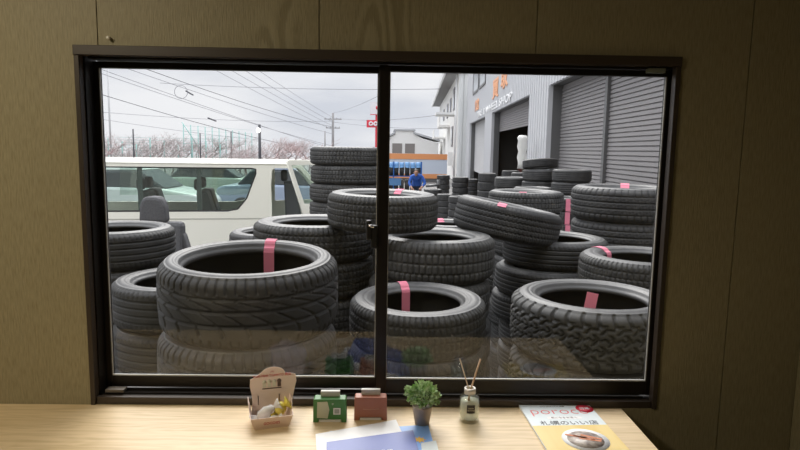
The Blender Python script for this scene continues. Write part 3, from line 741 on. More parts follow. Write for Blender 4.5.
door_h = [(.07, .40), (.07, 1.2), (.06, 1.5), (.08, 1.76), (.13, 1.795), (.5, 1.795), (.56, 1.74), (1.02, 1.22), (1.10, 1.10), (1.10, .40)]
for y, n_, hs in ((0, 'side_panel', [win_h, door_h]), (1.66, 'side_panel', [win_h, [(.10, 1.12), (.10, 1.74), (.5, 1.74), (1.0, 1.15)]])):
    s_ = holes(n_, side_o, hs, .05, M_van, van, .006); s_.location = (0, y, 0)
    MB().prism(win_h, y-.012+(.01 if y else 0), y-.006+(.01 if y else 0)).build('window_pane', M_vglass, s_)
MB().prism([(VR+.14, 1.815), (VR+.16, 1.85), (VR+.3, 1.87), (.35, 1.87), (.6, 1.84), (.6, 1.815)], .0, 1.66).build('roof_base', M_vhead, van)
MB().prism([(-.03, 1.845), (.0, 1.87), (.12, 1.895), (.5, 1.915), (1.16, 1.915), (1.54, 1.895), (1.66, 1.87), (1.69, 1.845)], VR+.14, .45, 'x').build('roof', M_van, van)
MB().tube([(VR+.15, -.03, 1.853), (.45, -.03, 1.853)], .012, 6).build('rain_gutter', M_van, van)
MB().box((VR+.05, .0, .3), (VF-.05, 1.66, .42)).build('van_floor', M_vdark, van)
MB().prism([(VR+.03, 1.1), (VR+.06, 1.1), (VR+.18, 1.82), (VR+.15, 1.82)], .05, .15).prism([(VR+.03, 1.1), (VR+.06, 1.1), (VR+.18, 1.82), (VR+.15, 1.82)], 1.5, 1.6).box((VR, .05, .4), (VR+.05, 1.6, 1.1)).build('tailgate', M_van, van)
MB().prism([(VF-.04, .4), (VF, .4), (VF, .85), (1.40, 1.0), (1.15, 1.22), (1.08, 1.18), (1.36, .98), (VF-.04, .8)], .03, 1.63).build('nose', M_van, van)
MB().prism([(1.12, 1.22), (1.14, 1.22), (.58, 1.83), (.56, 1.83)], .05, 1.6).build('windscreen', M_vglass, van)
for x in (-1.93, -1.05):
    MB().box((x-.035, -.005, 1.10), (x+.035, .02, 1.785)).build('window_pillar', mat('dark green grey trim', (.10, .12, .12), .4), van)
MB().tube([(p[0], -.022, p[1]) for p in win_h+[win_h[0]]], .014, 6).build('window_seal', M_black, van)
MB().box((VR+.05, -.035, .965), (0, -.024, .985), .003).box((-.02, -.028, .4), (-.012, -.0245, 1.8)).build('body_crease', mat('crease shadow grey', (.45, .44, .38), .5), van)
# seats
def vseat(x, y, h=1.45):
    s = empty('seat', (x, y, 0)); s.parent = van
    MB().prism([(-.02, .55), (.5, .55), (.5, .86), (.16, .9), (.02, h), (-.15, h), (-.12, .78)], -.22, .22, bev=.03).build('cushion', M_vdark, s)
    MB().box((-.2, -.12, h+.01), (-.09, .12, h+.2), .04).build('headrest', M_vdark, s)
vseat(.42, .42, 1.55)
vseat(-1.0, .6, 1.38); vseat(-1.9, .6, 1.38); vseat(-1.0, 1.2, 1.38); vseat(-1.9, 1.2, 1.38)
st_w = MB().lathe([(.16, -.012), (.18, 0), (.16, .012), (.15, 0), (.16, -.012)], 24, T(.95, .42, 1.1) @ Matrix.Rotation(R(-60), 4, 'Y')).build('steering_wheel', M_vdark, van)
# open front door, hinged at the front edge
dq = gp(287.5, 9.35, 0)
dr = empty('open_door', (dq.x, dq.y, 0), R(26)); dr.parent = van; dr.matrix_parent_inverse = van.matrix_basis.inverted()
d_o = [(0, 1.90), (.02, 1.93), (.85, 1.93), (1.0, 1.80), (1.10, 1.2), (1.10, .42), (.34, .42), (.30, .9), (.24, 1.15)]
d_h = [(.06, 1.86), (.27, 1.24), (.98, 1.24), (.90, 1.78), (.80, 1.86)]
dp = holes('door_panel', d_o, [d_h], .06, M_van, dr, .006)
MB().prism(d_h, -.006, .006).build('window_pane', M_vglass, dp)
for x in (-2.35, .80):
    wh = MB().lathe([(.0, -.03), (.19, -.03), (.2, -.09), (.29, -.09), (.32, -.06), (.32, .06), (.29, .09), (.0, .09)], 32, T(x, .12, .32) @ RX90); wh.lathe([(.0, -.03), (.19, -.03), (.2, -.09), (.29, -.09), (.32, -.06), (.32, .06), (.29, .09), (.0, .09)], 32, T(x, 1.54, .32) @ RX90)
    wh.build('wheel', M_black, van)

# loose grey seat between van and tyres
sx0 = gp(152, 5.5, 1.6)
stt = empty('car_seat', (sx0.x, sx0.y, 0), R(-90), 'dark grey loose car seat with headrest in front of the van', 'seat')
M_fab = mat('dark grey seat fabric', (.085, .085, .09), .9, c2=(.11, .11, .115), scale=60)
hz = gz(152, 196.5, 5.5).z; bz = hz-.21
MB().prism([(-.125, bz-.03), (.125, bz-.03), (.115, bz+.12), (.085, hz-.015), (.04, hz), (-.04, hz), (-.085, hz-.015), (-.115, bz+.12)], -.07, .07, M=T(-.05, 0, 0) @ Matrix.Rotation(R(90), 4, 'Z'), bev=.03).build('headrest', M_fab, stt)
MB().prism([(-.03, .62), (.50, .58), (.52, .74), (.12, .80), (.0, bz-.02), (-.15, bz-.03), (-.13, .7)], -.26, .26, bev=.04).build('backrest', M_fab, stt)
MB().tube([(-.06, -.06, bz-.1), (-.06, -.06, bz+.04)], .008).tube([(-.06, .06, bz-.1), (-.06, .06, bz+.04)], .008).build('headrest_post', M_chrome, stt)
MB().prism([(-.1, .60), (.3, .58), (.34, 0), (-.16, 0)], -.2, .2).build('base', M_black, stt)
pb = gp(178, 5.3, 1.2)
o = MB().prism([(-.12, 0), (.32, 0), (.19, .55), (-.03, 1.30), (-.11, 1.40), (-.16, 1.32)], -.05, .05, bev=.01).build('seat_side_bolster', M_fab)
o.parent = stt; o.matrix_parent_inverse = Matrix.Identity(4); o.rotation_euler = (0, 0, R(90)); o.location = (-.10, .0, 0)
o.location = (-.08, .30, 0)

# ------------------------------------------------------------------ poles, wires, street lamp, signs
M_pole = mat('concrete pole', (.30, .29, .29), .8); M_wire = mat('overhead cable', (.12, .12, .14), .6)
M_wire2 = mat('pale cable', (.30, .30, .33), .6)
def pole(px, D, ytop, r, label, arms=(), m=M_pole, name='utility_pole'):
    b = gz(px, ytop, D)
    e_ = empty(name, (b.x, b.y, 0), 0, label, 'pole')
    MB().tube([(0, 0, 0), (0, 0, b.z)], r*1.2, 10, r2=r*.9).build('pole_shaft', m, e_)
    for (z, l) in arms:
        MB().box((-l, -.05, b.z-z-.05), (l, .05, b.z-z+.05)).build('crossarm', m, e_)
        for k in (-.9, -.3, .4, .9): MB().lathe([(0, 0), (.05, .01), (.03, .06), (.05, .1), (0, .14)], 8, T(k*l, 0, b.z-z+.05)).build('insulator', M_pole, e_)
    return e_
pole(333, 70, 113, .14, 'utility pole with two crossarms left of the window stile', ((.7, 1.0), (1.7, .8)))
pole(325, 82, 131, .10, 'thin short pole just left of the utility pole')
pole(107, 42, 60, .06, 'pale pole at the far left window edge', (), mat('pale pole', (.5, .5, .5), .7))
lpz = gz(259.5, 128, 26)
sl = empty('street_lamp', (lpz.x, lpz.y, 0), 0, 'dark street lamp post with glowing lamp above the van roof', 'street lamp')
MB().tube([(0, 0, 0), (0, 0, lpz.z+.15)], .07, 10, r2=.055).build('post', mat('dark lamp post', (.05, .05, .06), .5), sl)
MB().lathe([(0, -.10), (.07, -.07), (.09, 0), (.07, .08), (0, .11)], 16, T(-.02, -.14, lpz.z-.1)).build('lamp_globe', mat('glowing lamp', (1, 1, .95), .4, emit=3), sl)
pole(231, 48, 132, .05, 'thin lamp pole with curved arm among the trees', (), MATS['dark lamp post'])
pole(133, 40, 129, .05, 'thin dark pole among the bare trees at left', (), MATS['dark lamp post'])
pole(200, 40, 133, .04, 'thin short pole among the bare trees in the middle', (), MATS['dark lamp post'])
# red sign tower
rs = gz(377.3, 104, 42)
sg = empty('sign_tower', (rs.x, rs.y, 0), 0, 'red pole with two small sign boards beside the window stile', 'sign')
M_red = mat('red sign paint', (.70, .05, .08), .4); M_wsg = mat('white sign face', (.8, .76, .78), .4)
k42 = 42/600
MB().box((-.12, 0, 0), (.16, .2, rs.z)).build('pole_shaft', M_red, sg)
za, zb_ = gz(374, 102, 42).z, gz(374, 115, 42).z
MB().box((-.48, -.06, zb_), (.35, -.01, za)).build('sign_board', M_wsg, sg)
MB().lathe([(0, 0), (.13, 0), (.13, .02), (0, .02)], 20, T(.02, -.06, (za+zb_)/2+.05) @ RX90).box((-.48, -.065, zb_), (.35, -.06, zb_+.05)).build('sign_mark', M_red, sg)
za, zb_ = gz(371, 120, 42).z, gz(371, 127.5, 42).z
MB().box((-.72, -.06, zb_), (.12, -.01, za)).build('sign_board', M_red, sg)
MB().lathe([(.06, 0), (.16, 0), (.16, .02), (.06, .02), (.06, 0)], 20, T(-.42, -.065, (za+zb_)/2) @ RX90).lathe([(.06, 0), (.16, 0), (.16, .02), (.06, .02), (.06, 0)], 20, T(-.1, -.065, (za+zb_)/2) @ RX90).build('sign_mark', M_wsg, sg)

wires = [
 ((100, 94, 30), (300, 147, 60), .6, .014, 1), ((95, 67, 30), (345, 152, 70), .5, .012, 0), ((100, 73, 30), (333, 146, 70), .6, .012, 0),
 ((120, 66, 30), (333, 134, 70), .5, .012, 0), ((138, 66, 30), (333, 127, 70), .8, .014, 1), ((208, 66, 34), (333, 130, 70), .3, .011, 0),
 ((224, 66, 34), (333, 126, 70), .3, .011, 0), ((238, 66, 34), (333, 122, 70), .3, .012, 0), ((252, 66, 34), (334, 118, 70), .3, .011, 0),
 ((160, 83, 50), (480, 88, 50), .8, .016, 0), ((100, 112, 45), (333, 121, 70), .8, .014, 0), ((333, 118, 70), (470, 110, 45), 1.3, .016, 0),
 ((333, 122, 70), (470, 128, 60), .9, .016, 0), ((100, 119, 45), (260, 140, 60), .3, .012, 0), ((345, 148, 70), (470, 140, 60), .4, .014, 0),
 ((333, 113, 70), (378, 96, 55), .5, .012, 0)]
for i, (a_, b_, sag, r_, dk_) in enumerate(wires):
    A_ = gz(*a_); B_ = gz(*b_); pts = []
    for k in range(17):
        t_ = k/16; q = A_.lerp(B_, t_); q.z -= sag*4*t_*(1-t_)*.35; pts.append(q)
    o = MB().tube(pts, r_*1.15, 5, r2=r_*1.7).build('overhead_cable', M_wire if dk_ else M_wire2)
    tag(o, 'dark overhead cable running down to the right across the sky' if dk_ else 'thin pale overhead cable strung across the sky', 'cable', 'dark overhead cables' if dk_ else 'thin pale overhead cables')
cq = gz(181, 92, 40)
o = MB().tube([cq+Vector((.42*math.cos(a_*PI/12), 0, .42*math.sin(a_*PI/12))) for a_ in range(25)], .018, 6).build('cable_coil', M_wire2)
tag(o, 'round coil of spare cable hanging from the overhead cables', 'cable')
for (x, y, x2, y2) in ((186, 91, 193, 95), (208, 118, 216, 121)):
    A_ = gz(x, y, 40); B_ = gz(x2, y2, 41)
    tag(MB().tube([A_, B_], .05, 8).build('cable_joint', M_wire), 'dark cable splice sleeve on the cables near the coil' if x < 200 else 'dark cable splice sleeve lower in the sky', 'cable joint')

# green net fence
na, nb = gz(184, 150, 46), gz(252, 150, 50)
nf = empty('net_fence', (0, 0, 0), 0, 'tall pale green net fence with thin poles behind bare trees', 'fence')
M_net = mat('turquoise pole paint', (.25, .48, .44), .6)
for i in range(11):
    q = na.lerp(nb, i/10); zt_ = gz(184+i*6.8, 124+i*.9, 46+i*.4).z
    MB().tube([(q.x, q.y, 0), (q.x, q.y, zt_)], .035, 6).build('post', M_net, nf)
t = MB()
for k in range(6):
    t.tube([(na.x, na.y, 2+k*.33), (nb.x, nb.y, 2+k*.30)], .008, 4)
t.tube([(na.x-.1, na.y, 3.9), (na.x+1.0, na.y, 2.2)], .03, 5)
t.build('net', M_net, nf)
nf2 = empty('net_fence', (0, 0, 0), 0, 'low turquoise mesh fence with posts at the left behind the van', 'fence')
for i in range(9):
    q = gz(108+i*14, 140, 43); MB().tube([(q.x, q.y, 0), (q.x, q.y, gz(108+i*14, 138+(i % 3)*3, 43).z)], .04, 6).build('post', M_net, nf2)
qa, qb = gz(105, 150, 43), gz(225, 150, 43)
t = MB()
for k in range(8): t.tube([(qa.x, qa.y, 1.4+k*.18), (qb.x, qb.y, 1.4+k*.18)], .01, 4)
t.build('net', M_net, nf2)
qa, qb = gz(262, 146, 50), gz(310, 146, 50)

# bare trees
M_tw = [mat('grey hazed twig bark', (.46, .41, .40), .9), mat('reddish hazed twig bark', (.48, .37, .36), .9), mat('brown grey hazed bark', (.40, .37, .35), .9)]  # bark colours lightened, with the pale overexposure haze put into them
def tree(px, D, ytop, wid, mi, label, seed):
    rnd = random.Random(seed); top = gz(px, ytop, D).z; t = MB(); cnt = [0]
    base = gp(px, D, 0)
    def br(p, d, L, r, lev):
        pts = [p]; q = p.copy(); dd = d.copy()
        for k in range(3):
            dd = (dd+Vector((rnd.uniform(-.25, .25), rnd.uniform(-.25, .25), rnd.uniform(-.1, .2)))).normalized(); q = q+dd*L/3; pts.append(q.copy())
        t_seg(pts, r, r*.55)
        if lev == 0 or cnt[0] > 560: return
        for k in range(rnd.choice((3, 4, 4))):
            s_ = rnd.choice(pts[1:]); a_ = rnd.uniform(0, 2*PI)
            nd = (dd*.5+Vector((math.cos(a_)*.8*wid, math.sin(a_)*.8, rnd.uniform(-.1, .7)))).normalized()
            br(s_, nd, L*rnd.uniform(.6, .8), r*.55, lev-1)
    V = []; Fc = []
    def t_seg(pts, ra, rb_):
        cnt[0] += 1; n0 = len(V)
        for k, q in enumerate(pts):
            rr_ = ra+(rb_-ra)*k/(len(pts)-1)
            for m_ in range(3): V.append((q.x+rr_*math.cos(m_*2.094), q.y+rr_*math.sin(m_*2.094), q.z+rr_*.3*m_))
        for k in range(len(pts)-1):
            for m_ in range(3): Fc.append((n0+k*3+m_, n0+k*3+(m_+1) % 3, n0+k*3+3+(m_+1) % 3, n0+k*3+3+m_))
    br(Vector((0, 0, 0)), Vector((0, 0, 1)), top*.42, .07, 5)
    zm = max(v[2] for v in V); k_ = top/zm
    me = bpy.data.meshes.new('bare_tree'); me.from_pydata([(v[0]*k_*1.5, v[1]*k_, v[2]*k_) for v in V], [], Fc); me.materials.append(M_tw[mi]); t.bm.free()
    o = bpy.data.objects.new('bare_tree', me); col.objects.link(o); o.location = base
    tag(o, label, 'tree', 'bare trees behind the van')
LB = {0: 'grey bare twiggy tree behind the white van', 1: 'reddish bare twiggy tree behind the white van', 2: 'brownish bare tree with dense twigs behind the white van'}
for i in range(32):
    px = 104+i*6.8; mi = [1, 0, 2, 1, 0, 0, 2, 0, 0, 1, 0, 0][i % 12]
    if i >= 25: mi = 1 if i % 2 else 0
    tree(px, 40+(i*7 % 11), 130+(i*5 % 9)+(1 if i < 16 else 4), 1.0, mi, LB[mi], 100+i)

# parked pale cars behind the van, seen through its windows
def car(px, D, m, label, s=1):
    b_ = gp(px, D, 0); c = empty('parked_car', (b_.x, b_.y, 0), R(random.uniform(-6, 6)), label, 'car')
    MB().prism([(-2.1, .25), (-2.1, .85), (-1.9, .95), (-1.1, 1.0), (.9, .98), (1.9, .82), (2.1, .6), (2.1, .25)], -.8, .8, bev=.06).build('body', m, c)
    MB().prism([(-1.5, .97), (-1.05, 1.42), (.35, 1.45), (1.05, .97)], -.7, .7, bev=.05).build('cabin', mat('car window dark', (.05, .06, .07), .1), c)
    MB().prism([(-1.02, 1.43), (.32, 1.46), (.2, 1.5), (-.9, 1.48)], -.66, .66).build('roof', m, c)
    for x in (-1.3, 1.3):
        for y in (-.74, .74): MB().lathe([(0, -.09), (.28, -.09), (.31, -.05), (.31, .05), (.28, .09), (0, .09)], 24, T(x, y, .31) @ RX90).build('wheel', M_black, c)
car(140, 17, mat('pale silver paint', (.66, .70, .69), .25), 'silver parked car seen through the left van windows')
car(290, 19, mat('grey blue car paint', (.30, .36, .46), .3), 'grey blue parked car seen through the open van door')
car(215, 23, mat('pale green paint', (.50, .58, .50), .3), 'pale green parked car seen through the middle van window')

# ------------------------------------------------------------------ things on the desk
def on_desk(px, py): p = desk(px, py); return Vector((p.x, p.y, Z0))
# candy box
bc = on_desk(271, 427.5); b2 = on_desk(254.5, 430); b3 = on_desk(288.5, 426)
rz = math.atan2(b3.y-b2.y, b3.x-b2.x)
wd = (b3-b2).length
cb = empty('candy_box', b2.lerp(b3, .5), rz, 'small printed cardboard tray box of candy with scalloped back panel', 'box')
cb.location.z = Z0
M_card = mat('pink beige card', (.85, .69, .61), .6); M_cardi = mat('inner card', (.66, .52, .42), .7)
h1, fl = .036, .011
w0, w1, dp_ = wd/2, wd/2+.011, .075
def quad(mb, pts, th=.0012):
    t_ = bmesh.new(); vs = [t_.verts.new(p) for p in pts]; f_ = t_.faces.new(vs); 
    n_ = (Vector(pts[1])-Vector(pts[0])).cross(Vector(pts[2])-Vector(pts[0])).normalized()
    r_ = bmesh.ops.extrude_face_region(t_, geom=[f_]); bmesh.ops.translate(t_, vec=n_*th, verts=[v for v in r_['geom'] if isinstance(v, bmesh.types.BMVert)])
    bmesh.ops.recalc_face_normals(t_, faces=t_.faces[:]); mb._add(t_)
m_ = MB()
quad(m_, [(-w0, 0, 0), (w0, 0, 0), (w1, -fl, h1), (-w1, -fl, h1)])
m_.build('front_panel', M_card, cb)
m_ = MB(); quad(m_, [(-w0, dp_, 0.0005), (w0, dp_, 0.0005), (w0, 0, 0.0005), (-w0, 0, 0.0005)]); m_.build('box_base', M_cardi, cb)
for s_ in (-1, 1):
    m_ = MB(); quad(m_, [(s_*w0, 0, 0), (s_*w0, dp_, 0), (s_*(w1+.002), dp_+.008, .062), (s_*(w1+.003), dp_*.6, .058), (s_*(w1+.001), dp_*.25, h1+.004), (s_*w1, -fl, h1)]); m_.build('side_panel', M_card, cb)
# back panel: scalloped outline
bpz = []
w2 = w0+.013
out = [(-w0, 0), (w0, 0), (w0+.006, .04), (w0+.010, .068), (w2+.002, .085), (w2, .103), (w2-.012, .106)]
for k in range(0, 9):
    a_ = R(0+k*20); out.append((.0+.030*math.cos(a_)*1.05, .108+.018*math.sin(a_)))
out += [(-w2+.013, .104), (-w2, .098), (-w2-.001, .08), (-w0-.010, .06), (-w0-.006, .04)]
out = [(x_*1.09+.013*min(1, z_/.05), z_*1.12) for x_, z_ in out]
bk = MB().prism(out, 0, .0015).build('back_panel', M_card, cb); bk.location = (0, dp_, 0); bk.rotation_euler = (R(-7), 0, 0)
M_rt = mat('red print', (.50, .03, .04), .6); M_dp = mat('dark print', (.12, .07, .05), .6); M_cr = mat('cream print', (.72, .68, .55), .6)
text('print_text', 'YOKI MAR TOMATO 商品', .0095, T(.010, -.001, .117) @ RX90, M_rt, bk, .0002)
text('print_text', 'ぷち', .006, T(.010, -.001, .1275) @ RX90, M_rt, bk, .0002)
for k, x in enumerate((-.021, -.007, .007, .021)):
    e_ = MB().lathe([(0, 0), (.0062, .0), (.0062, .0006), (0, .0006)], 16, T(x+.009, -.0002, .099+.001*(k % 2)) @ RX90).box((x+.004, -.001, .084), (x+.014, -.0002, .096)).build('printed_figure', M_cr if k < 3 else M_dp, bk)
MB().box((-.018, -.0008, .079), (.036, -.0002, .0815)).box((-.031, -.0012, .036), (-.029, -.0002, .062)).box((.028, -.0012, .036), (.030, -.0002, .062)).build('printed_lines', M_dp, bk)
text('print_text', 'GOODIES', .012, T(0, -.0007, 0) @ Matrix.Translation((0, -fl*.48-.0006, h1*.48)) @ Matrix.Rotation(R(90+17), 4, 'X'), M_rt, cb, .0002, sx=.85, bold=.0002)
# candies
def candy(mx, M, label, m, spikes=2):
    c = empty('wrapped_candy', (0, 0, 0)); c.matrix_world = M; tag(c, label, 'candy', 'wrapped candies in the box')
    MB().lathe([(0, -.016), (.008, -.013), (.0125, 0), (.008, .013), (0, .016)], 14).build('candy_body', m, c)
    for s_ in (-1, 1):
        t_ = MB().lathe([(.003, 0), (.007, .004), (.013, .011), (.012, .012), (.003, .004)], 9, T(0, 0, s_*.014) @ (Matrix.Identity(4) if s_ > 0 else Matrix.Rotation(PI, 4, 'X')), smooth=False); t_.build('twisted_end', m, c)
bl = cb.matrix_basis
M_foil = mat('clear white wrapper', (.78, .76, .74), .25); M_yel = mat('yellow wrapper', (.80, .68, .12), .3)
candy(0, bl @ T(-.012, .030, .034) @ Matrix.Rotation(R(62), 4, 'Y') @ Matrix.Diagonal((1.35, 1.35, 1.7, 1)), 'clear white wrapped candy lying in the candy box', M_foil)
candy(0, bl @ T(.026, .034, .040) @ Matrix.Rotation(R(60), 4, 'Y') @ Matrix.Diagonal((1.6, 1.5, 1.1, 1)), 'yellow wrapped candy at the right of the candy box', M_yel)
candy(0, bl @ T(-.008, .05, .018) @ Matrix.Rotation(R(90), 4, 'Y'), 'white wrapped candy deep in the box under the others', M_foil)
candy(0, bl @ T(.006, .018, .016) @ Matrix.Rotation(R(80), 4, 'Y'), 'white wrapped candy just behind the box front wall', M_foil)
# card holders
M_acr = glass_mat('clear acrylic', (.85, .87, .85), 1.49); M_grn = mat('green leather', (.055, .19, .045), .45); M_brn = mat('terracotta leather', (.36, .13, .075), .45)
def holder(p0, p1, m, label, top):
    a_, b_ = on_desk(*p0), on_desk(*p1); w_ = (b_-a_).length/2
    o = empty('card_holder', a_.lerp(b_, .5), math.atan2(b_.y-a_.y, b_.x-a_.x), label, 'card holder')
    zt_ = .068
    body = MB().prism([(-w_, 0), (-w_+.014, 0), (-w_+.015, .009), (w_-.015, .009), (w_-.014, 0), (w_, 0), (w_-.001, zt_-.004), (w_-.004, zt_), (-w_+.004, zt_), (-w_+.001, zt_-.004)], 0, .032, bev=.001).build('holder_body', m, o)
    MB().box((-w_*.58, .018, zt_), (w_*.58, .030, zt_+.016), .001).build('card_slot', mat('clear plastic block', (.55, .53, .48), .3), o)
    MB().box((-w_+.017, .0015, .0005), (w_-.017, .004, .0075)).build('paper_foot', M_foil, o)
    return o, w_
o, w_ = holder((313, 422.5), (346.5, 422.5), M_grn, 'green card holder box with pale label beside the candy box', 1)
MB().prism([(-w_+.011, .014), (-.006, .012), (-.001, .038), (-.007, .062), (-w_+.012, .060)], -.0012, -.0004).build('label_sticker', mat('pale olive label', (.50, .50, .36), .6), o)
MB().box((.010, -.0012, .024), (.030, -.0004, .043)).build('square_frame', M_foil, o); MB().box((.013, -.0018, .027), (.027, -.0012, .040)).build('square_print', mat('grey print', (.33, .33, .3), .6), o)
text('print_text', '〒', .008, T(.008, -.0008, .053) @ RX90, M_foil, o, .0002)
o, w_ = holder((354, 420.5), (387, 420.5), M_brn, 'terracotta card holder box beside the green one', 1)
MB().tube([(-.022, -.0003, .034), (0, -.0003, .0325), (.024, -.0003, .0345)], .0009, 6).build('stitched_line', mat('pale stitching', (.55, .3, .2), .5), o)

# papers and booklets
def sheet(name, pix, h, m, label, cat, th=.0008, group=None):
    pts = []
    for q in pix: d_ = desk(q[0], q[1], h+th); pts.append((d_.x, d_.y))
    o = MB().prism(pts, Z0+h, Z0+h+th, 'z').build(name, m); tag(o, label, cat, group); return o
def dsk(px, py, h): d_ = desk(px, py, h); return (d_.x, d_.y)
M_pap = mat('white paper', (.80, .80, .80), .6); M_bl = mat('periwinkle cover', (.15, .19, .46), .45); M_sky = mat('sky blue print', (.22, .40, .78), .4)
sheet('leaflet', ((330, 431), (428, 424.5), (436, 452), (400, 470), (330, 470)), .0005, M_sky, 'light blue leaflet with orange flower picture under the booklet', 'leaflet', .0012)
c_ = desk(419.5, 439.5, .0022)
fl_ = MB().prism([(c_.x+(.013+.004*math.cos(8*k*PI/24))*math.cos(k*PI/24), c_.y+(.013+.004*math.cos(8*k*PI/24))*math.sin(k*PI/24)) for k in range(48)], Z0+.0016, Z0+.0021, 'z')
o = fl_.build('printed_flower', mat('orange petals', (.85, .5, .08), .5)); o.parent = [x for x in bpy.data.objects if x.name == 'leaflet'][0]
sheet('paper_sheet', ((315.5, 434), (396, 419.5), (410, 450), (350, 475), (318, 475)), .0022, M_pap, 'plain white paper sheet under the blue booklet', 'paper', .0006)
sheet('paper_card', ((421, 443), (436, 440.5), (444, 470), (424, 472)), .0022, mat('grey white card', (.62, .66, .66), .5), 'small grey white card on the leaflet by the plant', 'card', .0006)
bk_ = sheet('booklet', ((326.5, 442), (413, 430), (424, 470), (370, 500), (327, 500)), .0032, M_bl, 'periwinkle blue booklet lying on top of the papers', 'booklet', .003)
c_ = desk(387, 451, .0065)
text('print_text', '札幌', .016, T(c_.x, c_.y, Z0+.0064) @ Matrix.Rotation(R(6), 4, 'Z'), M_pap, bk_, .0002)

# magazine
h = .008
mg = empty('magazine', (0, 0, 0), 0, 'magazine titled poroco with a plate of food on its cover', 'magazine')
P0 = Vector((*dsk(518.5, 404, h), 0)); P1 = Vector((*dsk(587, 402.5, h), 0)); ex = (P1-P0).normalized()
Pd = Vector((*dsk(547, 450, h), 0)); 
ey = Vector((-ex.y, ex.x, 0)); LW = (P1-P0).length; LH = .285
mg.location = (P0.x, P0.y-.002, Z0); mg.rotation_euler = (0, 0, math.atan2(ex.y, ex.x)-.02)
M_mag = mat('pale blue grey cover', (.70, .76, .78), .35); M_my = mat('yellow wood print', (.72, .50, .14), .35, c2=(.80, .62, .25), scale=14, stretch=(1, .2, 1))
pg = MB().box((0, -LH, .0002), (LW, 0, h-.0006)).build('pages', M_pap, mg)
MB().box((-.0008, -LH, h-.0006), (LW, 0, h)).build('cover', M_mag, mg)
MB().box((0, -LH, h), (LW, -LH*.50, h+.0002)).build('cover_picture', M_my, mg)
text('title_text', 'poroco', .060, T(LW*.50, -LH*.185, h+.0003), mat('coral print', (.75, .10, .09), .4), mg, .0001, bold=-.001)
text('issue_text', '2023 No.4 Vol.12 特集', .008, T(LW*.45, -LH*.07, h+.0003), M_dp, mg, .0001)
dc = MB().lathe([(0, 0), (.026, 0), (.026, .0003), (0, .0003)], 28, T(LW*.885, -LH*.13, h+.0004)).build('red_badge', mat('crimson badge', (.62, .02, .05), .4), mg)
text('badge_text', '特集', .016, T(LW*.885, -LH*.13, h+.0008), M_pap, mg, .0001)
MB().prism(rrect(LW*.27, -LH*.365, LW*.74, -LH*.305, .006), h+.0002, h+.0004, 'z').build('white_banner', M_pap, mg)
text('banner_text', '気になるお店へ', .011, T(LW*.5, -LH*.335, h+.0005), M_dp, mg, .0001)
text('headline_text', '札幌のいい店', .028, T(LW*.52, -LH*.455, h+.0005), mat('black print', (.03, .03, .03), .5), mg, .0001)
pl = Vector((LW*.56, -LH*.80, h+.0003))
MB().lathe([(0, 0), (.055, 0), (.062, .0004), (.062, .0006), (0, .0006)], 40, T(*pl)).build('printed_plate', M_pap, mg)
MB().lathe([(0, .0007), (.048, .0007), (.048, .0009), (0, .0009)], 32, T(*pl)).build('printed_stew', mat('stew print', (.25, .20, .18), .4, c2=(.55, .48, .42), scale=70), mg)
t = MB()
for k, (x, y, r_) in enumerate(((-.02, .018, -25), (.0, .010, -28), (.012, -.002, -20), (.02, .012, -30))):
    t.box((-.028, -.004, 0), (.028, .004, .0004), M=T(pl.x+x, pl.y+y, h+.0014) @ Matrix.Rotation(R(r_), 4, 'Z'))
t.build('printed_carrots', mat('orange brown print', (.60, .20, .08), .4), mg)
# potted plant
pp = on_desk(422, 423.5)
pt = empty('potted_plant', pp, 0, 'small bushy green plant in a dark brown tapered pot', 'plant')
MB().lathe([(0, 0), (.020, 0), (.0285, .052), (.0292, .053), (.0292, .056), (.0265, .056), (.025, .050), (0, .050)], 28).build('pot', mat('brown grey pot', (.36, .29, .24), .5), pt)
rnd = random.Random(5); V = []; Fc = []
def leaf(c, d, L, w_):
    d = d.normalized(); a_ = d.orthogonal().normalized(); a_.rotate(Matrix.Rotation(rnd.uniform(0, 6.28), 3, d)); n_ = d.cross(a_); k = len(V)
    for q in (c, c+d*L*.5+a_*w_, c+d*L+n_*L*.12, c+d*L*.5-a_*w_, c+d*L*.5+n_*w_*.4): V.append(tuple(q))
    Fc.extend([(k, k+1, k+4), (k+1, k+2, k+4), (k+2, k+3, k+4), (k+3, k, k+4)])
for i in range(620):
    a_ = rnd.uniform(0, 2*PI); ph = math.acos(rnd.uniform(-.55, 1)); rr_ = rnd.uniform(.55, 1)*(1+.13*math.sin(3*a_+ph*4))
    d = Vector((math.sin(ph)*math.cos(a_), math.sin(ph)*math.sin(a_), math.cos(ph)))
    c = Vector((d.x*.043*rr_, d.y*.038*rr_, .083+d.z*.032*rr_))
    leaf(c, d+Vector((rnd.uniform(-.8, .8), rnd.uniform(-.8, .8), rnd.uniform(-.4, .8))), rnd.uniform(.010, .015), rnd.uniform(.0042, .006))
me = bpy.data.meshes.new('foliage'); me.from_pydata(V, [], Fc); me.materials.append(mat('fresh green leaves', (.22, .42, .10), .4, c2=(.66, .78, .52), scale=70))
o = bpy.data.objects.new('foliage', me); col.objects.link(o); o.parent = pt
t = MB()
for i in range(9):
    a_ = i*.7; t.tube([(.008*math.cos(a_), .008*math.sin(a_), .049), (.03*math.cos(a_), .027*math.sin(a_), .085+.01*(i % 3))], .0012, 5)
t.build('stem', mat('green stem', (.10, .16, .04), .6), pt)

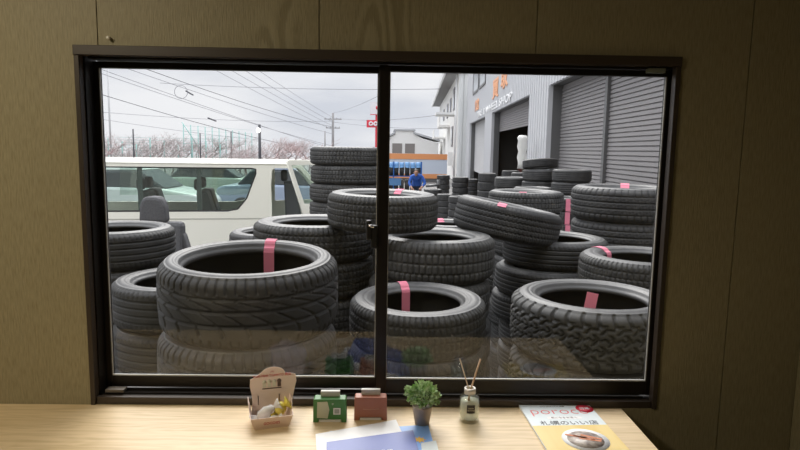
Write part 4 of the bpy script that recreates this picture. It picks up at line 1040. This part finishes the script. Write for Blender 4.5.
# reed diffuser
dd = on_desk(469, 420.5)
df = empty('reed_diffuser', dd, 0, 'clear glass reed diffuser bottle with black label and two reeds', 'diffuser'); df.scale = (1.12, 1.12, 1.22)
Mg = bpy.data.materials.new('bottle glass'); Mg.use_nodes = True; b = Mg.node_tree.nodes['Principled BSDF']; b.inputs['Transmission Weight'].default_value = 1; b.inputs['Roughness'].default_value = .02; b.inputs['IOR'].default_value = 1.46; b.inputs['Base Color'].default_value = (.95, .97, .94, 1)
MB().lathe([(0, 0), (.023, 0), (.0262, .003), (.0265, .055), (.024, .062), (.013, .066), (.0125, .078), (.0095, .078), (.0095, .066), (.021, .060), (.0235, .054), (.0235, .010), (.019, .007), (0, .006)], 40).build('bottle', glass_mat('thin bottle glass', (.96, .98, .96), 1.5), df)
Ml = bpy.data.materials.new('oil with desk refraction tint'); Ml.use_nodes = True; b = Ml.node_tree.nodes['Principled BSDF']; b.inputs['Transmission Weight'].default_value = 1; b.inputs['Roughness'].default_value = .0; b.inputs['IOR'].default_value = 1.33; b.inputs['Base Color'].default_value = (.96, .95, .82, 1); b.inputs['Transmission Weight'].default_value = 0; b.inputs['Alpha'].default_value = .5; b.inputs['Base Color'].default_value = (.86, .84, .72, 1)  # pale half-opaque colour stands in for desk light refracted through the bottle
MB().lathe([(0, .0065), (.0185, .0075), (.0232, .0105), (.0232, .050), (0, .050)], 32).build('oil', Ml, df)
MB().lathe([(.0127, .067), (.0145, .067), (.0145, .080), (.0100, .080), (.0100, .078), (.0127, .078), (.0127, .067)], 28).build('collar', mat('silver collar', (.75, .70, .64), .3, .4), df)
t = MB()
for k in range(9):
    a0 = R(-90-22+k*4.9); a1 = R(-90-22+(k+1)*4.9)
    quad(t, [(.0268*math.cos(a0), .0268*math.sin(a0), .028), (.0268*math.cos(a1), .0268*math.sin(a1), .028), (.0268*math.cos(a1), .0268*math.sin(a1), .048), (.0268*math.cos(a0), .0268*math.sin(a0), .048)], .0003)
lb = t.build('black_label', mat('black label', (.025, .02, .02), .5), df)
text('print_text', 'ROOM', .0045, T(0, -.0273, .040) @ RX90, M_cr, lb, .0001)
text('print_text', 'FRAGRANCE', .0030, T(0, -.0273, .035) @ RX90, M_cr, lb, .0001)
M_reed = mat('pale reed', (.62, .42, .27), .6)
MB().tube([(.006, -.006, .012), (-.004, .0, .079), (-.0275, .006, .148)], .0016, 8).build('reed', mat('light reed', (.72, .58, .44), .6), df)
MB().tube([(-.012, -.004, .012), (.003, .0, .079), (.026, .012, .146)], .0024, 8).build('reed', M_reed, df)
